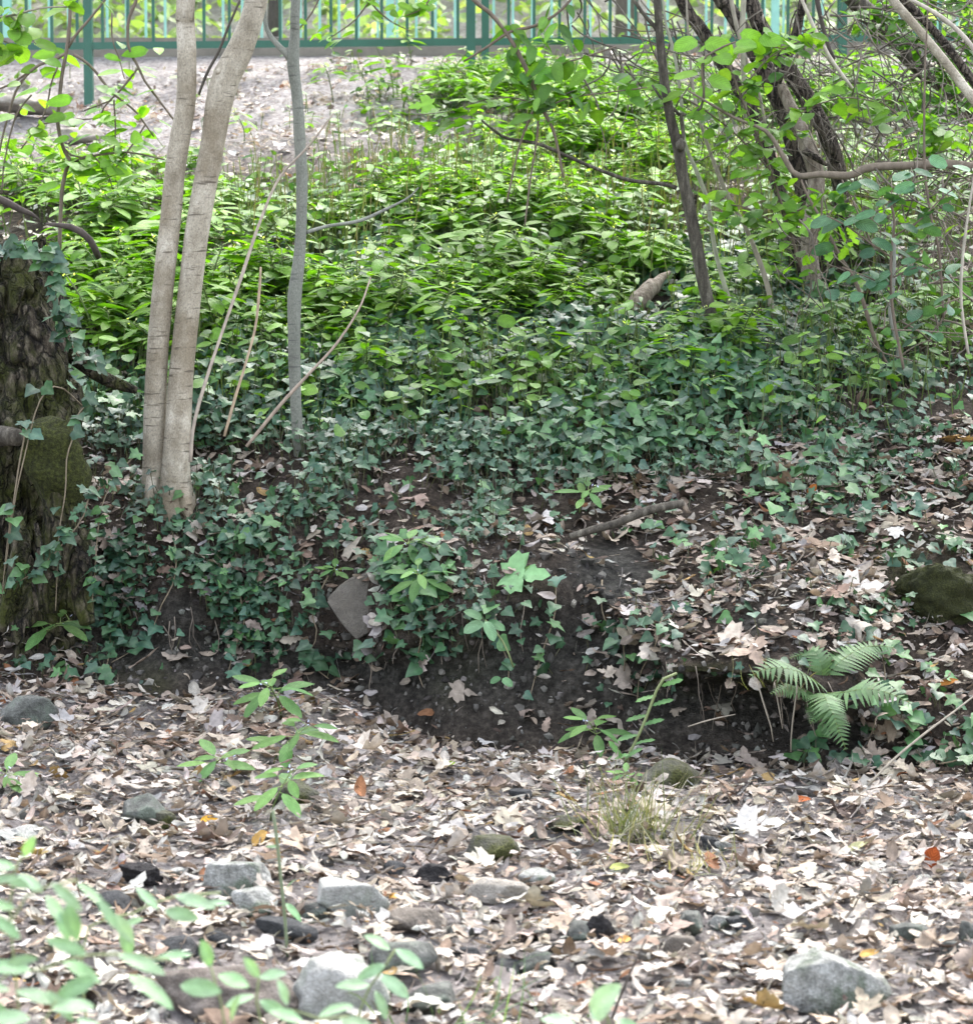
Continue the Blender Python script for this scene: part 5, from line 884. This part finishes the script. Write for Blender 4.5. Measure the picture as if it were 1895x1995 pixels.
# blurred plants near the camera
NEAR = [("blurred low leaves in the bottom left corner", 3.3, [(60, 2040), (90, 1990), (110, 1950)], [(110, 1955, 84, 150, .5), (100, 1965, 90, 15, .5), (60, 1985, 80, 170, .5), (150, 1985, 76, -20, .5), (20, 1995, 70, 120, .5)]),
        ("blurred upright toothed sprig at the left edge above the corner", 3.4, [(30, 1900), (20, 1780), (30, 1690), (45, 1660)], [(45, 1670, 50, 60, .5), (30, 1690, 56, 165, .5), (90, 1745, 64, -50, .5), (110, 1775, 60, -60, .5), (35, 1705, 60, -25, .5)]),
        ("blurred sprig between the earth mound and the pale boulder", 3.7, [(520, 2040), (500, 1960), (505, 1900)], [(505, 1905, 52, 120, .5), (505, 1905, 56, 20, .5), (495, 1940, 60, 190, .5), (505, 1950, 62, -20, .5)]),
        ("nearest blurred leafy stem along the lower left edge", 3.2, [(-60, 1900), (20, 1800), (60, 1740), (150, 1715)], [(40, 1830, 80, 130, .42), (30, 1770, 70, 160, .42), (60, 1730, 66, 150, .4), (100, 1720, 80, -35, .35), (150, 1720, 80, -30, .35), (130, 1760, 76, -70, .5), (20, 1690, 60, 170, .5), (-20, 1720, 60, 20, .4), (190, 1750, 70, -50, .4), (10, 1880, 70, 20, .4)]),
        ("blurred leafy spray over the left of the earth mound", 3.35, [(-20, 1960), (80, 1890), (190, 1860), (330, 1870)], [(60, 1890, 90, 165, .45), (120, 1870, 90, -20, .4), (170, 1860, 84, 150, .42), (230, 1860, 100, -12, .38), (250, 1900, 110, -25, .45), (190, 1905, 90, 200, .5), (300, 1870, 80, 20, .4), (90, 1930, 80, -40, .4), (20, 1930, 70, 160, .4)]),
        ("blurred pair of toothed leaves above the earth mound", 3.5, [(440, 2010), (425, 1940), (410, 1880)], [(410, 1885, 60, 100, .55), (425, 1900, 66, -10, .6), (350, 1920, 84, 0, .55), (450, 1990, 60, 80, .5)]),
        ("blurred leaning sprig between the left stones", 3.8, [(160, 1850), (260, 1780), (330, 1750), (430, 1740)], [(265, 1730, 60, -35, .4), (340, 1745, 84, -8, .4), (320, 1775, 70, -5, .5), (220, 1780, 70, -50, .45), (240, 1800, 66, -75, .5), (400, 1760, 50, 10, .4), (280, 1790, 50, 190, .4)]),
        ("blurred little plant in front of the big pale boulder", 3.9, [(700, 1985), (740, 1900), (770, 1850)], [(760, 1850, 60, 140, .5), (770, 1850, 66, -25, .5), (750, 1880, 60, 200, .5), (740, 1900, 70, -30, .5), (720, 1920, 66, 170, .5), (730, 1930, 60, -60, .5)]),
        ("blurred leaves along the bottom edge left of the grass blades", 3.4, [(560, 2010), (610, 1990), (680, 1980)], [(590, 1990, 70, 150, .5), (620, 1980, 76, 30, .5), (660, 1985, 80, -10, .5), (560, 1960, 60, 100, .5)]),
        ("big blurred leaf at the bottom edge right of centre", 3.6, [(1190, 2020), (1180, 1990), (1170, 1960)], [(1150, 1985, 95, 60, .75), (1120, 1995, 70, 160, .6), (1200, 1990, 60, -20, .6)])]
for lab, Y, pts, lv in NEAR: sprig("leafy_sprig", lab, pts, Y, [(a, b, L * 1.05, an, asp * 1.25) for a, b, L, an, asp in lv], [(.20, .31, .19), (.17, .28, .16), (.24, .35, .23)], T_BAL if Y != 3.6 else T_OV, 5)
sprig("wild_shoot", "tall thin green stem rising from the pale boulder to the balsam plant", [(562, 1900), (556, 1800), (548, 1720), (540, 1640), (532, 1580)], 5.0, [(552, 1740, 44, 60, .55), (556, 1760, 50, -40, .5), (545, 1650, 30, 170, .4)], FG, T_OV, 7, scol=(.13, .16, .09))
def fallen(label, u, v, L, tm, asp, col, rot, name="fallen_leaf", n=(0, -.6, .7), kl=.3, kc=.5):
    p, nn = G(u, v); p = p + np.array([0, -.012, .022]); l = px(L, p[1]); d = np.array([[math.cos(R(rot)), -.3, .3 + .5 * math.sin(R(rot))]]); rng = np.random.default_rng(int(u)); b = p - d[0] / np.linalg.norm(d) * l * .5
    V, F = leaves(tm, b[None], d, np.array([n]), l, l * asp, .15, kl, kc, 0, .03, rng); a = Acc(); a.add(V, F, lcol(tm, np.array([col]), .3)); tag(a.build(name, M_LITTER, None, origin=p), label, "dead leaf")
fallen("bright rust-orange leaf standing up in the litter at the right", 1812, 1690, 52, T_RND, .9, (.26, .06, .015), 80)
fallen("golden yellow leaf in the litter left of the tall thin stem", 505, 1655, 46, T_RND, .8, (.42, .26, .08), 60)
fallen("small ochre leaf below the greenish block stone", 408, 1612, 38, T_OV, .6, (.55, .30, .03), -10)
fallen("yellow-green fresh leaf at the foot of the bank in the middle", 868, 1505, 40, T_OV, .6, (.20, .30, .03), 20)
fallen("orange leaf glowing in the litter on the right bank", 1580, 968, 30, T_RND, .8, (.30, .10, .02), 70)
fallen("yellow dead leaf tucked beside the biggest boulder", 1690, 1875, 42, T_OV, .6, (.55, .33, .10), 10)
fallen("orange leaf at the right edge of the bank below the fern", 1845, 1345, 40, T_OV, .6, (.32, .13, .025), 15)
fallen("pale green half-dry leaf in the litter near the charred piece", 1665, 1665, 52, T_OV, .5, (.48, .47, .25), 30)
fallen("olive green leaf lying in the litter left of the wisps", 1205, 1705, 42, T_OV, .6, (.36, .38, .12), -10)
fallen("big whitish curled leaf in front of the mossy boulder", 1680, 1160, 80, T_MAP, 1.0, (.58, .52, .46), 10)
fallen("big pale leaf cluster hanging over the lip of the undercut", 1445, 1265, 80, T_MAP, 1.0, (.50, .42, .34), -20)
fallen("large grey crumpled maple leaf in the litter below the dark bank at left", 440, 1435, 72, T_MAP, 1.1, (.26, .23, .215), 10)
fallen("large pale flat leaf on the litter right of the dry grass", 1480, 1620, 95, T_MAP, .8, (.55, .52, .48), 0)
fallen("rusty leaf in the litter under the pale large leaf at right", 1560, 1572, 38, T_OV, .6, (.36, .10, .03), -10)
fallen("small orange leaf on the litter beside the smooth green-grey stone", 1215, 1850, 28, T_RND, .8, (.60, .33, .10), 0)
fallen("small amber leaf near the big pale stone", 768, 1765, 24, T_RND, .8, (.60, .33, .08), 0)
def ground_stick(label, pts, w, col, lift=.012, name="stick", rough=.08):
    q = []
    for k, (u, v) in enumerate(pts): p, nn = G(u, v); q.append((*(p + np.array([0, -.012, lift])), px(w, p[1]) * .5 * (1 - .35 * k / len(pts))))
    return simple(name, label, "stick", q, col, rough, 7)
ground_stick("dark charred stick lying level in the litter left of the yellowish mossy stone", [(730, 1608), (770, 1610), (850, 1612)], 13, (.03, .026, .024))
ground_stick("long brown twig in the dead leaves from the left edge to the balsam plants", [(215, 1528), (330, 1530), (420, 1545), (500, 1560)], 6, (.20, .14, .10))
ground_stick("pale grey stick poking up from the litter to the bank at right", [(1555, 1662), (1600, 1618), (1650, 1575), (1700, 1525)], 8, (.28, .24, .2), .03)
ground_stick("thin dark twig on the litter in the lower right corner of the bed", [(1600, 1790), (1680, 1782), (1770, 1776)], 4, (.12, .09, .07))
ground_stick("thin twig crossing the litter above the round pinkish stone", [(590, 1690), (660, 1680), (720, 1672)], 4, (.2, .16, .13))
ground_stick("short dark stick on the bare earth patch", [(1145, 1050), (1175, 1062), (1200, 1072)], 8, (.12, .095, .07))
ground_stick("fine reddish twig running down the litter bank left of the mossy boulder", [(1580, 1080), (1610, 1140), (1650, 1195), (1700, 1250)], 4, (.26, .17, .13))
ground_stick("pale twig hanging from the bank down to the litter in the middle", [(1050, 1340), (1035, 1400), (1010, 1440), (980, 1480)], 5, (.30, .24, .2), .02)
ground_stick("thin grey twig slanting across the left stones", [(220, 1595), (260, 1650), (300, 1690), (360, 1720)], 4, (.27, .23, .2))
ground_stick("bent twig lying between the blurred sprigs and the black stone", [(380, 1770), (440, 1800), (510, 1825)], 7, (.30, .26, .22))
simple("bare_twig", "thin dark twig rising blurred from the bottom edge right of centre", "stick", [(1185, 2005, 4.5, 7), (1205, 1950, 4.5, 6), (1230, 1890, 4.5, 5), (1258, 1830, 4.5, 4)], DT)
simple("bare_twig", "long thin grey stick leaning from the right bank towards the stream bed", "stick", [(1690, 1530, 6.7, 5), (1740, 1480, 6.75, 5), (1800, 1430, 6.8, 5), (1860, 1385, 6.85, 4), (1930, 1330, 6.9, 4)], GT)
for k, (lab, pts) in enumerate([("pale root fibre hanging in the undercut", [(1475, 1330, 6.94, 3), (1490, 1380, 6.93, 4), (1500, 1410, 6.93, 3), (1506, 1445, 6.94, 2)]), ("second pale root fibre hanging right of the first in the undercut", [(1508, 1330, 6.93, 3), (1518, 1385, 6.92, 3), (1524, 1420, 6.92, 2)]), ("thin root sticking out level from the undercut wall", [(1340, 1416, 6.97, 3), (1385, 1402, 6.95, 3), (1432, 1392, 6.95, 2)]), ("dark root hanging right of the fern's longest frond", [(1553, 1335, 6.9, 3), (1542, 1420, 6.9, 3), (1540, 1465, 6.92, 3)])]): simple("hanging_root", lab, "root", pts, (.22, .19, .15), group="roots hanging from the bank")
def fine_roots():
    rng = np.random.default_rng(91)
    for k in range(34):
        u0 = rng.choice([rng.uniform(230, 430), rng.uniform(660, 1060), rng.uniform(1270, 1680)], p=[.2, .35, .45]); v0 = np.interp(u0, UK, lip_v) + rng.uniform(-8, 30); ln = rng.uniform(40, 120); p0, _ = G(u0, v0); Y = p0[1] - .015; q = []; u = u0
        for s_ in range(6): u += rng.normal(0, 7); q.append((u, v0 + ln * s_ / 5, Y - .004 * s_, 2.6 - .3 * s_))
        lab = "fine root hanging from the undercut on the right" if u0 > 1200 else ("fine root hanging over the dark middle of the bank face" if u0 > 500 else "fine root hanging over the dark pocket at the left of the bank")
        simple("hanging_root", lab, "root", q, tuple(rng.uniform(.5, 1.2) * np.array([.17, .14, .11])), group=lab.replace("root", "roots", 1), sides=5)
fine_roots()
def crumbs():
    rng = np.random.default_rng(61); n = 5200; bm = bmesh.new(); bmesh.ops.create_icosphere(bm, subdivisions=1, radius=1.0); v0 = np.array([v.co[:] for v in bm.verts]); f0 = np.array([[v.index for v in f.verts] for f in bm.faces]); bm.free()
    p, nn, u, v, t = on_ground(n, lambda u, v, t, p: ((t > 4.7) & (t < 8.2) & (u > 100) & (u < 1720)) * np.where(blob(u, v, [(1190, 1120, 85, 70, 1)]) > .4, 1.2, .6) + .12 * ((t < 4.8) & (v < 2100) & (u > -100) & (u < 2000)), rng)
    r = .0025 * np.exp(rng.normal(.3, .85, n)).clip(.1, 5.5); V = v0[None] * (r[:, None, None] * rng.uniform(.6, 1.2, (n, 1, 3))) * (1 + .3 * rng.standard_normal((n, len(v0), 1))); V = (V + (p + nn * (r * .3)[:, None])[:, None]).reshape(-1, 3)
    a = Acc(); a.add(V, (f0[None] + (np.arange(n) * len(v0))[:, None, None]).reshape(-1, 3), np.repeat(pal(n, rng, [(.055, .051, .044), (.09, .083, .072), (.16, .15, .132), (.025, .022, .019)], [4, 4, 1.5, 3]), len(v0), 0)); o = a.build("soil_crumbs", M_TWIG, smooth=False); o["kind"] = "stuff"
def litter_twigs():
    rng = np.random.default_rng(17); p, nn, u, v, t = on_ground(60, lambda u, v, t, p: ((t < 4.9) & (u > 10) & (u < 1890) & (v > 1500) & (v < 1980)) + .8 * ((t > 7.2) & (t < 10) & (u > 1150) & (u < 1880) & (v > 860)), rng)
    for k in range(60):
        a = rng.random() * 3.14; ln = rng.uniform(.06, .2); d = np.array([math.cos(a), math.sin(a), 0]); q = []
        for s in range(5): x = p[k] + d * ln * (s / 4 - .5) + rng.normal(0, .005, 3); uu, vv = proj(x); g_, _ = G(float(uu), float(vv)); q.append((x[0], x[1], .5 * (g_[2] + p[k][2]) + .028, .0022 * (1.1 - .15 * s)))
        w = "dry twig on the leaf-covered right bank" if t[k] > 6 else f"dry twig lying in the litter at the {'left' if u[k] < 650 else ('middle' if u[k] < 1250 else 'right')} of the stream bed"
        simple("twig", w, "twig", q, tuple(rng.uniform(.5, 1.3) * np.array([.16, .125, .095])), sides=5, group=w.replace("twig", "twigs", 1))
litter_twigs()
crumbs()
scatter_litter()
